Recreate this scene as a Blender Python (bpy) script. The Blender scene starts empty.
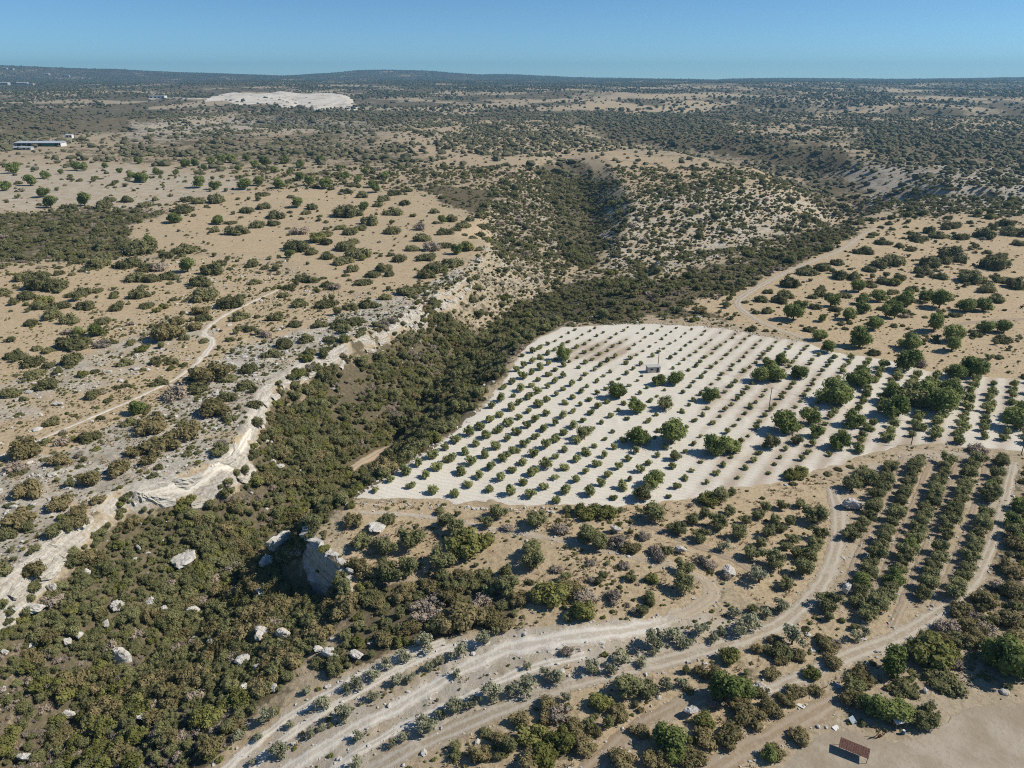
import bpy, math, random
import numpy as np

# ---------------------------------------------------------------- camera, sky, sun, exposure
S = bpy.context.scene
COL = S.collection
F, H, HOR = 731.0, 110.0, 79.0                 # focal length in px, camera height, horizon row
PITCH = math.atan((384 - HOR) / F)
cam = bpy.data.cameras.new('camera'); cam.sensor_width = 36; cam.lens = 36 * F / 1024
cam.clip_start = 1; cam.clip_end = 60000
co = bpy.data.objects.new('camera', cam); COL.objects.link(co)
co.location = (0, 0, H); co.rotation_euler = (math.pi / 2 - PITCH, 0, 0)
S.camera = co
SUN_EL, SUN_AZ = math.radians(42), math.radians(88)      # azimuth from +Y towards +X
w = bpy.data.worlds.new('World'); S.world = w; w.use_nodes = True
nt = w.node_tree; bgn = nt.nodes['Background']
sky = nt.nodes.new('ShaderNodeTexSky'); sky.sky_type = 'NISHITA'; sky.sun_disc = False
sky.sun_elevation = SUN_EL; sky.sun_rotation = SUN_AZ
sky.altitude = 1500; sky.air_density = 0.7; sky.dust_density = 0.0; sky.ozone_density = 7.5
tn = nt.nodes.new('ShaderNodeMix'); tn.data_type = 'RGBA'; tn.blend_type = 'MULTIPLY'; tn.inputs[0].default_value = 1; tn.inputs[7].default_value = (.90, 1.06, 1.0, 1)
nt.links.new(sky.outputs[0], tn.inputs[6]); nt.links.new(tn.outputs[2], bgn.inputs[0]); bgn.inputs[1].default_value = 0.078
sl = bpy.data.lights.new('sun', 'SUN'); sl.energy = 3.9; sl.angle = math.radians(0.5); sl.color = (1, 0.93, 0.82)
so = bpy.data.objects.new('sun', sl); COL.objects.link(so)
so.rotation_euler = (math.pi / 2 - SUN_EL, 0, -SUN_AZ + math.pi)
S.view_settings.view_transform = 'Standard'; S.view_settings.look = 'None'
S.view_settings.exposure = 0.5; S.view_settings.gamma = 1; S.view_settings.use_curve_mapping = False
S.cycles.max_bounces = 5; S.cycles.diffuse_bounces = 3; S.cycles.transparent_max_bounces = 4
S.cycles.use_denoising = False; S.cycles.pixel_filter_type = 'BLACKMAN_HARRIS'; S.cycles.filter_width = 1.1
S.cycles.volume_bounces = 0; S.cycles.transmission_bounces = 2

rng = np.random.default_rng(7)
random.seed(7)

# ---------------------------------------------------------------- numeric helpers
def sm(x, a, b):
    t = np.clip((x - a) / (b - a), 0, 1)
    return t * t * (3 - 2 * t)

def _h(ix, iy, s):
    n = (ix.astype(np.int64) * 374761393 + iy.astype(np.int64) * 668265263 + s * 1442695041) & 0x7fffffff
    n = ((n ^ (n >> 13)) * 1274126177) & 0x7fffffff
    return ((n ^ (n >> 16)) & 0xffff) / 65535.0

def vn(x, y, s=0):
    ix = np.floor(x); iy = np.floor(y); fx = x - ix; fy = y - iy
    fx = fx * fx * (3 - 2 * fx); fy = fy * fy * (3 - 2 * fy)
    a = _h(ix, iy, s); b = _h(ix + 1, iy, s); c = _h(ix, iy + 1, s); d = _h(ix + 1, iy + 1, s)
    return (a + (b - a) * fx) * (1 - fy) + (c + (d - c) * fx) * fy

def fbm(x, y, s=0, o=4):
    r = 0; a = 0.5; t = 0
    for k in range(o):
        r = r + a * vn(x, y, s + k * 17); t += a; a *= 0.5; x = x * 2.03 + 11.3; y = y * 2.03 + 5.7
    return r / t * 2 - 1

def bp(px, py, z=0.0):                      # photograph pixel + height -> ground position
    px = np.asarray(px, float); py = np.asarray(py, float)
    u = (px - 512) / F; v = (384 - py) / F
    d = np.stack([u, math.cos(PITCH) + v * math.sin(PITCH), -math.sin(PITCH) + v * math.cos(PITCH)], -1)
    t = (np.asarray(z, float) - H) / d[..., 2]
    return d[..., :2] * t[..., None]

def pj(x, y, z):
    dz = z - H
    c = y * math.cos(PITCH) - dz * math.sin(PITCH); up = y * math.sin(PITCH) + dz * math.cos(PITCH)
    c = np.maximum(c, 1e-3)
    return 512 + F * x / c, 384 - F * up / c, c

def line(pts):                              # [(px,py,z)] -> world polyline xyz
    p = np.array(pts, float); xy = bp(p[:, 0], p[:, 1], p[:, 2])
    return np.c_[xy, p[:, 2]]

def dens(P, step):                          # resample a polyline smoothly (Catmull-Rom)
    P = np.asarray(P, float); Q = np.vstack([2 * P[0] - P[1], P, 2 * P[-1] - P[-2]]); out = []
    for i in range(1, len(Q) - 2):
        n = max(2, int(np.linalg.norm(Q[i + 1][:2] - Q[i][:2]) / step))
        t = np.linspace(0, 1, n, endpoint=False)[:, None]
        a, b, c, d = Q[i - 1], Q[i], Q[i + 1], Q[i + 2]
        out.append(0.5 * (2 * b + (c - a) * t + (2 * a - 5 * b + 4 * c - d) * t ** 2 + (3 * b - a - 3 * c + d) * t ** 3))
    out.append(P[-1:]); return np.vstack(out)

def near_line(x, y, P):                     # distance, side (+left), interpolated further columns
    best = np.full(x.shape, 1e18); side = np.zeros(x.shape); val = np.zeros(x.shape + (P.shape[1] - 2,))
    for i in range(len(P) - 1):
        a, b = P[i], P[i + 1]; dx, dy = b[0] - a[0], b[1] - a[1]; L = dx * dx + dy * dy + 1e-9
        t = np.clip(((x - a[0]) * dx + (y - a[1]) * dy) / L, 0, 1)
        ex = x - a[0] - t * dx; ey = y - a[1] - t * dy; d = ex * ex + ey * ey
        m = d < best; best = np.where(m, d, best)
        side = np.where(m, np.sign(dx * ey - dy * ex), side)
        val = np.where(m[..., None], a[2:] + (b[2:] - a[2:]) * t[..., None], val)
    return np.sqrt(best), side, val

def idw(x, y, P, pw=2.0):                   # smooth blend of the heights along a polyline
    D = dens(P, 9.0); num = np.zeros(x.shape); den = np.zeros(x.shape)
    for a in D:
        w_ = 1.0 / (((x - a[0]) ** 2 + (y - a[1]) ** 2) + 16.0) ** pw; num += w_ * a[2]; den += w_
    return num / den

def inside(x, y, poly):
    r = np.zeros(x.shape, bool); n = len(poly)
    for i in range(n):
        x1, y1 = poly[i][0], poly[i][1]; x2, y2 = poly[(i + 1) % n][0], poly[(i + 1) % n][1]
        if y1 == y2: continue
        c = ((y1 > y) != (y2 > y)) & (x < (x2 - x1) * (y - y1) / (y2 - y1) + x1)
        r ^= c
    return r

# ---------------------------------------------------------------- terrain shape
LRIM = line([(-420, 860, 0), (-160, 690, 0), (-80, 640, 0), (0, 578, 0), (60, 533, 0), (115, 492, 0), (165, 480, 0), (215, 464, 0), (240, 437, 0),
             (262, 388, 0), (300, 365, 0), (345, 345, 0), (395, 322, 0), (430, 300, 0), (470, 272, 0), (492, 247, 0),
             (494, 230, 1), (478, 212, 3), (500, 196, 5), (530, 172, 9), (548, 152, 13)])
RRIM = line([(-120, 1100, -16), (120, 860, -15), (190, 790, -14), (225, 740, -13), (260, 700, -12), (300, 665, -10), (330, 640, -9), (348, 615, -7), (343, 590, -5),
             (342, 568, -4), (322, 550, -3), (312, 532, -2.5), (318, 515, -2), (330, 504, -1), (350, 493, 0), (384, 472, 0), (420, 450, 0),
             (462, 417, 0), (492, 377, 0), (526, 341, 0), (560, 326, 0), (620, 314, -2), (655, 296, -14), (648, 276, -21), (628, 256, -17), (620, 234, -6),
             (630, 208, 3), (624, 188, 6), (606, 162, 10), (580, 146, 13)])
FLOOR = line([(-300, 1000, -30), (-20, 795, -29), (44, 746, -28), (138, 675, -27), (205, 618, -26), (257, 569, -25), (318, 524, -24), (357, 488, -24), (390, 446, -24), (432, 388, -25),
              (478, 338, -26), (530, 302, -26), (580, 272, -26), (592, 245, -24), (588, 215, -20), (577, 185, -11), (562, 156, 8)])
GPOLY = np.vstack([LRIM[:, :2], RRIM[::-1, :2]])

def carve_line(pts):                        # px,py,z, depth, width left, width right
    p = np.array(pts, float); xy = bp(p[:, 0], p[:, 1], p[:, 2])
    return np.c_[xy, p[:, 3:]]
CARVES = [carve_line([(585, 274, -26, 25, 120, 60), (650, 276, -25, 25, 170, 55), (720, 262, -24, 25, 160, 50), (795, 240, -22, 24, 130, 45),
                      (860, 213, -18, 28, 80, 45), (960, 213, -12, 32, 62, 30), (1100, 213, -10, 32, 62, 30)]),
          carve_line([(862, 213, -18, 24, 90, 70), (842, 190, -10, 26, 110, 110), (800, 168, 0, 30, 130, 120), (740, 156, 0, 30, 140, 130), (660, 144, 4, 24, 150, 130), (600, 134, 6, 8, 120, 120)]),
          carve_line([(330, 128, 10, 6, 150, 150), (240, 122, 8, 26, 200, 170), (120, 130, 4, 30, 220, 180), (-60, 138, 2, 30, 240, 200)]),
          carve_line([(700, 108, 20, 6, 200, 200), (880, 112, 18, 30, 260, 240), (1150, 120, 12, 40, 280, 260)])]
HORX = np.array([-400, 0, 60, 150, 240, 300, 335, 370, 400, 440, 480, 540, 600, 700, 760, 850, 950, 1024, 1400])
HORY = np.array([68, 68.5, 70.5, 72.5, 75, 76.5, 75, 72.5, 72, 73, 75.5, 77, 79, 80, 78.5, 79, 79, 77.5, 76])
RISE_R = np.array([0, 650, 860, 1200, 1800, 2500, 3500, 5000, 7000, 8600, 10800, 14000])
RISE_Z = np.array([0, 0, 9, 13, 17, 24, 38, 62, 84, 95, 0, 0])

def height(x, y, land_only=False):
    r = np.hypot(x, y)
    pxh = 512 + F * x / np.maximum(y, 1) / math.cos(PITCH) * 0.93
    z = np.interp(r, RISE_R[:-2], RISE_Z[:-2])
    ridge = H + (HOR - np.interp(pxh, HORX, HORY)) / F * r + 9 * fbm(x / 420, y / 420, 90, 3)
    k = sm(r, 8300, 10600)
    z = z * (1 - k) + ridge * k
    z = z + (z * 0 + 1) * 16 * fbm(x / 700, y / 900, 3, 4) * sm(r, 900, 2600) + 14 * fbm(x / 1700, y / 1500, 8, 3) * sm(r, 2000, 4500)
    z = z + 2.2 * fbm(x / 130, y / 130, 5, 3) * sm(r, 330, 600)
    # low tail of ground towards the camera's right foreground (terraces fall to the gorge)
    q = bp(420, 700, -6); z = z - 7 * np.exp(-(((x - q[0] + 30) / 60) ** 2 + ((y - q[1] + 10) / 40) ** 2))
    # the two side valleys and far valleys
    for C in CARVES:
        m = (np.abs(x - C[:, 0].mean()) < np.ptp(C[:, 0]) / 2 + 500) & (np.abs(y - C[:, 1].mean()) < np.ptp(C[:, 1]) / 2 + 500)
        if not m.any(): continue
        d, s, v = near_line(x[m], y[m], C)
        W = np.where(s > 0, v[:, 1], v[:, 2]); W = W * (1 + 0.35 * fbm(x[m] / 60, y[m] / 60, 31, 3))
        z[m] -= v[:, 0] * (1 - sm(d / W, 0.10, 1.0))
    if land_only: return z
    # the main gorge between its two rims
    m = inside(x, y, GPOLY)
    if m.any():
        X, Y = x[m], y[m]
        wob = 5 * fbm(X / 22, Y / 22, 41, 3)
        dl, _, _ = near_line(X, Y, LRIM); dr, _, _ = near_line(X, Y, RRIM); df, sf, _ = near_line(X, Y, FLOOR)
        vl, vr, vf = idw(X, Y, LRIM), idw(X, Y, RRIM), idw(X, Y, FLOOR)
        left = sf > 0
        t = np.where(left, dl / (dl + df + .01), dr / (dr + df + .01))
        tl = dl + wob * 0.6
        pl = 0.12 * sm(dl, 0.0, 7.0) * (0.4 + 0.6 * sm(np.hypot(X, Y), 420, 300)) + 0.88 * np.clip(t, 0, 1) ** 0.9
        _, py, _ = pj(X, Y, np.full(X.shape, -4.0))
        cw = np.exp(-((py - 560) / 26) ** 2)
        pr = (0.50 * cw) * sm(dr, 0.2, 3.0) + (1 - 0.50 * cw) * np.clip(t, 0, 1) ** 0.95
        pr = np.where(pr > 1, 1, pr); pl = np.where(pl > 1, 1, pl)
        zl = vl + (vf - vl) * pl; zr = vr + (vf - vr) * pr
        zz = np.where(left, zl, zr) + 1.6 * fbm(X / 14, Y / 14, 51, 3) * sm(np.minimum(dl, dr), 2, 12)
        z[m] = zz + (z[m] * 0)
    # outside, on the right bank: meet the rim's own height
    mo = (~m) & (r < 420)
    if mo.any():
        X, Y = x[mo], y[mo]
        dr, _, _ = near_line(X, Y, RRIM); vr = idw(X, Y, RRIM)
        dl, _, _ = near_line(X, Y, LRIM)
        k = (1 - sm(dr, 0, 60)) * sm(dl - dr, 0, 12); z[mo] = z[mo] * (1 - k) + vr * k
    return z

for _P, _s in ((RRIM, np.arange(len(RRIM)) >= 21), (LRIM, np.arange(len(LRIM)) >= 16)):
    _P[_s, 2] = height(_P[_s, 0].copy(), _P[_s, 1].copy(), True)      # up the gorge the rims follow the land around them
# polar sheet, finer near the camera
NAZ = 760; AZ = np.radians(np.linspace(-58, 58, NAZ))
rr = [58.0]
while rr[-1] < 12500:
    r0 = rr[-1]; rr.append(r0 + min(max(0.4, 1.35 * (r0 * r0 + H * H) / (H * F)), 0.0125 * r0))
RR_ = np.array(rr); NR = len(RR_)
GX = RR_[:, None] * np.sin(AZ)[None, :]; GY = RR_[:, None] * np.cos(AZ)[None, :]
GZ = height(GX, GY)
_m = (RR_[:, None] > 400) & (RR_[:, None] < 1400) & (np.abs(AZ[None]) < .5)
for _ in range(10):
    p_ = np.pad(GZ, 1, mode='edge'); b_ = (p_[:-2, 1:-1] + p_[2:, 1:-1] + p_[1:-1, :-2] + p_[1:-1, 2:] + GZ) / 5
    GZ = np.where(_m | ((_ < 3) & (RR_[:, None] <= 400)), b_, GZ)

def Z(x, y):                                # height of the built sheet
    x = np.asarray(x, float); y = np.asarray(y, float)
    r = np.hypot(x, y); a = np.arctan2(x, y)
    fi = np.interp(r, RR_, np.arange(NR)); fj = np.clip((a - AZ[0]) / (AZ[1] - AZ[0]), 0, NAZ - 1.001)
    i = np.clip(fi.astype(int), 0, NR - 2); j = fj.astype(int); u = fi - i; v = fj - j
    return (GZ[i, j] * (1 - u) + GZ[i + 1, j] * u) * (1 - v) + (GZ[i, j + 1] * (1 - u) + GZ[i + 1, j + 1] * u) * v

def at(px, py):                             # first ground point seen through a pixel of the photograph
    px = np.atleast_1d(np.asarray(px, float)); py = np.atleast_1d(np.asarray(py, float))
    u = (px - 512) / F; v = (384 - py) / F
    d = np.stack([u, math.cos(PITCH) + v * math.sin(PITCH), -math.sin(PITCH) + v * math.cos(PITCH)], -1)
    T = np.concatenate([np.arange(75, 700, 0.8), np.geomspace(700, 12000, 700)])
    out = np.zeros((len(px), 3))
    for n in range(len(px)):
        P = np.array([0, 0, H]) + d[n] * T[:, None]
        g = P[:, 2] - Z(P[:, 0], P[:, 1])
        k = np.argmax(g < 0) if (g < 0).any() else len(T) - 1
        k = max(k, 1); f = g[k - 1] / (g[k - 1] - g[k] + 1e-9); t = T[k - 1] + (T[k] - T[k - 1]) * np.clip(f, 0, 1)
        p = np.array([0, 0, H]) + d[n] * t
        out[n] = (p[0], p[1], Z(p[0], p[1]))
    return out

def visible(x, y, z):
    n = 60; t = np.linspace(0.3, 0.985, n)
    xs = x[:, None] * t; ys = y[:, None] * t; zs = H + (z[:, None] - H) * t
    return (zs > Z(xs, ys) - 0.3).all(1)

# ---------------------------------------------------------------- ground cover map (which ground lies where)
CH = ['rock', 'scrub', 'pale', 'straw', 'den', 'gor', 'low']
ZW, ZH = 256, 192
zm = {c: np.full((ZH, ZW), v) for c, v in zip(CH, (.28, .40, .10, .45, .42, 0., .3))}
zx, zy = np.meshgrid((np.arange(ZW) + .5) * 4, (np.arange(ZH) + .5) * 4)
def zone(poly, **k):
    m = inside(zx, zy, poly)
    for c, v in k.items(): zm[c][m] = v
zone([(0, 0), (1024, 0), (1024, 100), (0, 100)], rock=.15, scrub=.72, den=.75, straw=.5)
zone([(0, 100), (420, 100), (420, 135), (0, 135)], rock=.4, scrub=.5, den=.4, straw=.3)
zone([(420, 85), (1024, 85), (1024, 130), (420, 130)], rock=.12, scrub=.55, den=.62, straw=.6)
zone([(600, 97), (720, 98), (760, 108), (640, 112), (585, 106)], rock=.05, scrub=.15, den=.2, straw=.8)
zone([(700, 112), (1000, 110), (1024, 124), (760, 130), (690, 124)], rock=.1, scrub=.35, den=.4, straw=.75)
zone([(560, 110), (700, 118), (780, 140), (840, 150), (860, 175), (800, 165), (700, 150), (600, 140)], rock=.15, scrub=.9, den=.8, gor=.0)
zone([(860, 120), (1024, 125), (1024, 170), (880, 165)], rock=.2, scrub=.75, den=.6)
zone([(840, 160), (1024, 165), (1024, 214), (860, 214)], rock=.66, scrub=.55, den=1.15)
zone([(400, 100), (560, 105), (620, 150), (600, 200), (500, 190), (400, 170)], rock=.3, scrub=.35, den=.6, straw=.6)
zone([(0, 120), (70, 112), (80, 135), (0, 150)], rock=.2, scrub=.9, den=.5)
zone([(130, 122), (260, 116), (370, 120), (380, 140), (200, 150), (120, 150)], rock=.6, scrub=.5, den=.5)
zone([(100, 150), (300, 130), (400, 140), (440, 170), (300, 165), (120, 165)], rock=.3, scrub=.6, den=.35, straw=.4)
zone([(60, 150), (180, 142), (300, 138), (400, 150), (430, 172), (330, 158), (200, 160), (110, 162)], rock=.25, scrub=.62, den=.6, straw=.4)
zone([(0, 165), (130, 165), (250, 175), (260, 200), (180, 205), (140, 218), (0, 212)], rock=.05, scrub=.08, pale=.45, straw=.4, den=.08, low=.05)
zone([(440, 185), (500, 190), (495, 222), (455, 205), (420, 190)], scrub=.9, rock=.1, den=.2)
zone([(0, 212), (120, 208), (190, 212), (150, 238), (120, 258), (0, 262)], scrub=.75, rock=.08, straw=.3, den=.85, low=.8)
zone([(128, 232), (185, 204), (250, 190), (330, 186), (420, 192), (450, 206), (490, 224), (492, 250), (462, 272), (424, 298), (350, 292), (280, 264), (200, 252), (150, 246)], rock=.02, scrub=.05, pale=.08, straw=.72, den=.04, low=.03)
zone([(0, 262), (130, 258), (250, 262), (330, 292), (420, 300), (395, 318), (340, 340), (300, 360), (262, 380), (240, 425), (150, 470), (100, 490), (0, 565)], rock=.38, scrub=.16, straw=.85, den=.16, low=.45)
zone([(0, 275), (130, 268), (200, 290), (120, 320), (60, 345), (0, 360)], rock=.06, scrub=.12, straw=.95, den=.12, low=.2)
zone([(0, 385), (90, 352), (180, 318), (215, 330), (110, 385), (0, 430)], rock=.62, scrub=.2, straw=.6, den=.12, low=.6)
zone([(0, 470), (90, 440), (190, 390), (235, 345), (330, 318), (420, 285), (480, 250), (495, 250), (430, 300), (345, 345), (262, 388), (240, 437), (215, 464), (115, 492), (0, 578)], rock=.76, scrub=.14, pale=.22, straw=.9, den=.24, low=.6)
zone([(478, 208), (560, 150), (590, 175), (588, 250), (540, 300), (480, 335), (400, 350), (345, 345), (430, 300), (492, 247)], rock=.52, scrub=.55, pale=.0, straw=.5, den=1.7, gor=.0, low=.6)
zone([(535, 165), (580, 160), (612, 200), (605, 245), (625, 225), (580, 270), (560, 240), (555, 200)], rock=.2, scrub=.95, den=2.2, gor=.9)
zone([(600, 192), (700, 182), (810, 190), (850, 215), (740, 255), (650, 278), (600, 268), (605, 240)], rock=.62, scrub=.42, pale=.04, straw=.6, den=1.15, gor=0, low=.5)
zone([(690, 158), (800, 165), (870, 190), (870, 215), (830, 212), (800, 188), (720, 178)], rock=.35, scrub=.7, den=1.1, straw=.5)
zone([(590, 150), (700, 160), (800, 175), (810, 190), (700, 182), (605, 194)], rock=.3, scrub=.4, straw=.75, den=.6)
zone([(500, 345), (560, 325), (640, 322), (740, 318), (740, 295), (860, 235), (850, 222), (740, 262), (650, 284), (580, 278), (520, 310)], rock=.12, scrub=.85, straw=.4, den=.85, gor=.15, low=.7)
zone([(690, 305), (740, 292), (860, 235), (880, 222), (1024, 214), (1024, 385), (930, 372), (840, 352), (740, 320)], rock=.05, scrub=.10, pale=.05, straw=.95, den=.15, low=.12)
zone([(0, 578), (115, 492), (165, 488), (240, 445), (262, 388), (345, 345), (430, 300), (480, 335), (530, 302), (545, 330), (498, 377), (468, 417), (430, 449), (366, 492), (312, 532), (345, 575), (345, 612), (300, 665), (225, 740), (200, 768), (0, 768)], rock=.24, scrub=.85, pale=.0, straw=.3, den=0, gor=1, low=.5)
zone([(355, 500), (560, 505), (690, 500), (730, 560), (715, 620), (560, 635), (470, 632), (380, 660), (345, 610), (345, 560)], rock=.10, scrub=.30, straw=.85, den=0, gor=.05, low=.55)
zone([(360, 590), (480, 575), (520, 600), (520, 630), (470, 634), (390, 660), (320, 690), (340, 620)], rock=.15, scrub=.75, straw=.4, gor=.45, low=.9)
zone([(225, 768), (300, 690), (400, 650), (480, 632), (700, 615), (770, 628), (560, 690), (400, 768)], rock=.36, scrub=.2, pale=.50, straw=.8, den=0, gor=0, low=1.0)
zone([(640, 505), (790, 478), (835, 485), (838, 560), (800, 608), (740, 600), (690, 545)], rock=.1, scrub=.12, pale=.12, straw=.8, den=0, gor=0, low=.25)
zone([(835, 470), (910, 442), (1015, 455), (985, 560), (940, 610), (850, 655), (840, 600)], rock=.1, scrub=.15, pale=.4, straw=.55, den=0, gor=0, low=.15)
zone([(400, 768), (560, 690), (770, 628), (850, 600), (940, 612), (900, 640), (800, 690), (690, 768)], rock=.28, scrub=.35, pale=.1, straw=.7, den=0, gor=.08, low=.9)
zone([(1010, 460), (1024, 460), (1024, 690), (880, 690), (900, 640), (985, 570)], rock=.2, scrub=.5, straw=.5, gor=.16, low=1.0)
zone([(560, 768), (620, 720), (700, 690), (840, 700), (760, 768)], rock=.1, scrub=.15, straw=.9, gor=.04, low=.5)
zone([(770, 768), (830, 722), (880, 742), (900, 708), (1024, 690), (1024, 768)], rock=.04, scrub=.05, pale=.14, straw=.25, gor=0, low=.22)
zone([(212, 480), (236, 460), (244, 470), (230, 488), (218, 492)], rock=.4, scrub=.4, pale=.1, straw=.6, gor=.7, low=.8)
def blur(a, n):
    for _ in range(n):
        p = np.pad(a, 1, mode='edge')
        a = (p[:-2, 1:-1] + p[2:, 1:-1] + p[1:-1, :-2] + p[1:-1, 2:] + 2 * a) / 6
    return a
for c in CH: zm[c] = blur(zm[c], 1)
def cover(c, x, y, z):
    px, py, _ = pj(x, y, z)
    px = px + 9 * fbm(x / 16, y / 16, 61, 2); py = py + 6 * fbm(x / 16, y / 16, 62, 2)
    i = np.clip((py / 4).astype(int), 0, ZH - 1); j = np.clip((px / 4).astype(int), 0, ZW - 1)
    return zm[c][i, j]

# ---------------------------------------------------------------- mesh + material helpers
def mesh_np(name, V, Fq, mats, mat_idx=None, attrs=None, smooth=False):
    me = bpy.data.meshes.new(name)
    V = np.asarray(V, np.float32); Fq = np.asarray(Fq, np.int32); n, k = Fq.shape
    me.vertices.add(len(V)); me.vertices.foreach_set('co', V.ravel())
    me.loops.add(n * k); me.loops.foreach_set('vertex_index', Fq.ravel())
    me.polygons.add(n); me.polygons.foreach_set('loop_start', np.arange(n, dtype=np.int32) * k)
    try: me.polygons.foreach_set('loop_total', np.full(n, k, np.int32))
    except Exception: pass
    for m in mats: me.materials.append(m)
    if mat_idx is not None: me.polygons.foreach_set('material_index', np.asarray(mat_idx, np.int32))
    me.polygons.foreach_set('use_smooth', np.full(n, smooth, bool))
    for an, (ty, data) in (attrs or {}).items():
        at_ = me.attributes.new(an, ty, 'POINT')
        at_.data.foreach_set('color' if 'COLOR' in ty else 'value', np.asarray(data, np.float32).ravel())
    me.update(calc_edges=True); me.validate(); return me

def obj(name, me, parent=None, **props):
    o = bpy.data.objects.new(name, me); COL.objects.link(o)
    if parent is not None: o.parent = parent
    for k, v in props.items(): o[k] = v
    return o

class N:                                    # tiny node-tree builder
    def __init__(s, name):
        s.m = bpy.data.materials.new(name); s.m.use_nodes = True; s.t = s.m.node_tree
        s.b = s.t.nodes['Principled BSDF']; s.out = s.t.nodes['Material Output']
        s.b.inputs['Roughness'].default_value = .95; s.b.inputs['Specular IOR Level'].default_value = .12
    def n(s, ty, **k):
        x = s.t.nodes.new(ty)
        for a, v in k.items(): setattr(x, a, v)
        return x
    def l(s, a, b): s.t.links.new(a, b)
    def pos(s):
        g = s.n('ShaderNodeNewGeometry'); return g.outputs['Position']
    def noise(s, scale, detail=3, rough=.55, vec=None, dist=0):
        x = s.n('ShaderNodeTexNoise'); x.inputs['Scale'].default_value = scale; x.inputs['Detail'].default_value = detail
        x.inputs['Roughness'].default_value = rough; x.inputs['Distortion'].default_value = dist
        s.l(vec if vec is not None else s.pos(), x.inputs['Vector']); return x.outputs[0]
    def ramp(s, fac, *stops):
        x = s.n('ShaderNodeValToRGB'); e = x.color_ramp.elements
        while len(e) < len(stops): e.new(.5)
        for i, (p, c) in enumerate(stops): e[i].position = p; e[i].color = (*c, 1) if len(c) == 3 else c
        s.l(fac, x.inputs[0]); return x.outputs[0]
    def mix(s, f, a, b, mode='MIX'):
        x = s.n('ShaderNodeMix', data_type='RGBA', blend_type=mode)
        for v, i in ((f, 0), (a, 6), (b, 7)):
            if hasattr(v, 'links'): s.l(v, x.inputs[i])
            elif i == 0: x.inputs[0].default_value = v
            else: x.inputs[i].default_value = (*v, 1)
        return x.outputs[2]
    def math(s, op, a, b=0., c=0.):
        x = s.n('ShaderNodeMath', operation=op)
        for i, v in enumerate((a, b, c)):
            if hasattr(v, 'links'): s.l(v, x.inputs[i])
            else: x.inputs[i].default_value = v
        return x.outputs[0]
    def step(s, v, lo, hi):
        x = s.n('ShaderNodeMapRange', interpolation_type='SMOOTHSTEP')
        for i, q in ((0, v), (1, lo), (2, hi)):
            if hasattr(q, 'links'): s.l(q, x.inputs[i])
            else: x.inputs[i].default_value = q
        return x.outputs[0]
    def attr(s, name, out='Fac'):
        x = s.n('ShaderNodeAttribute', attribute_name=name); return x.outputs[out]
    def col(s, c): s.l(c, s.b.inputs['Base Color'])
    def bump(s, h, strength=.4, dist=.3):
        x = s.n('ShaderNodeBump'); x.inputs['Strength'].default_value = strength; x.inputs['Distance'].default_value = dist
        s.l(h, x.inputs['Height']); s.l(x.outputs[0], s.b.inputs['Normal'])

TAN1, TAN2, STRAW1, STRAW2 = (.29, .24, .165), (.43, .365, .265), (.395, .305, .188), (.53, .425, .28)
PALE1, PALE2 = (.36, .325, .265), (.49, .45, .385)
ROCK1, ROCK2 = (.31, .285, .24), (.54, .51, .45)
SCR1, SCR2 = (.075, .066, .036), (.135, .112, .07)

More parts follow.
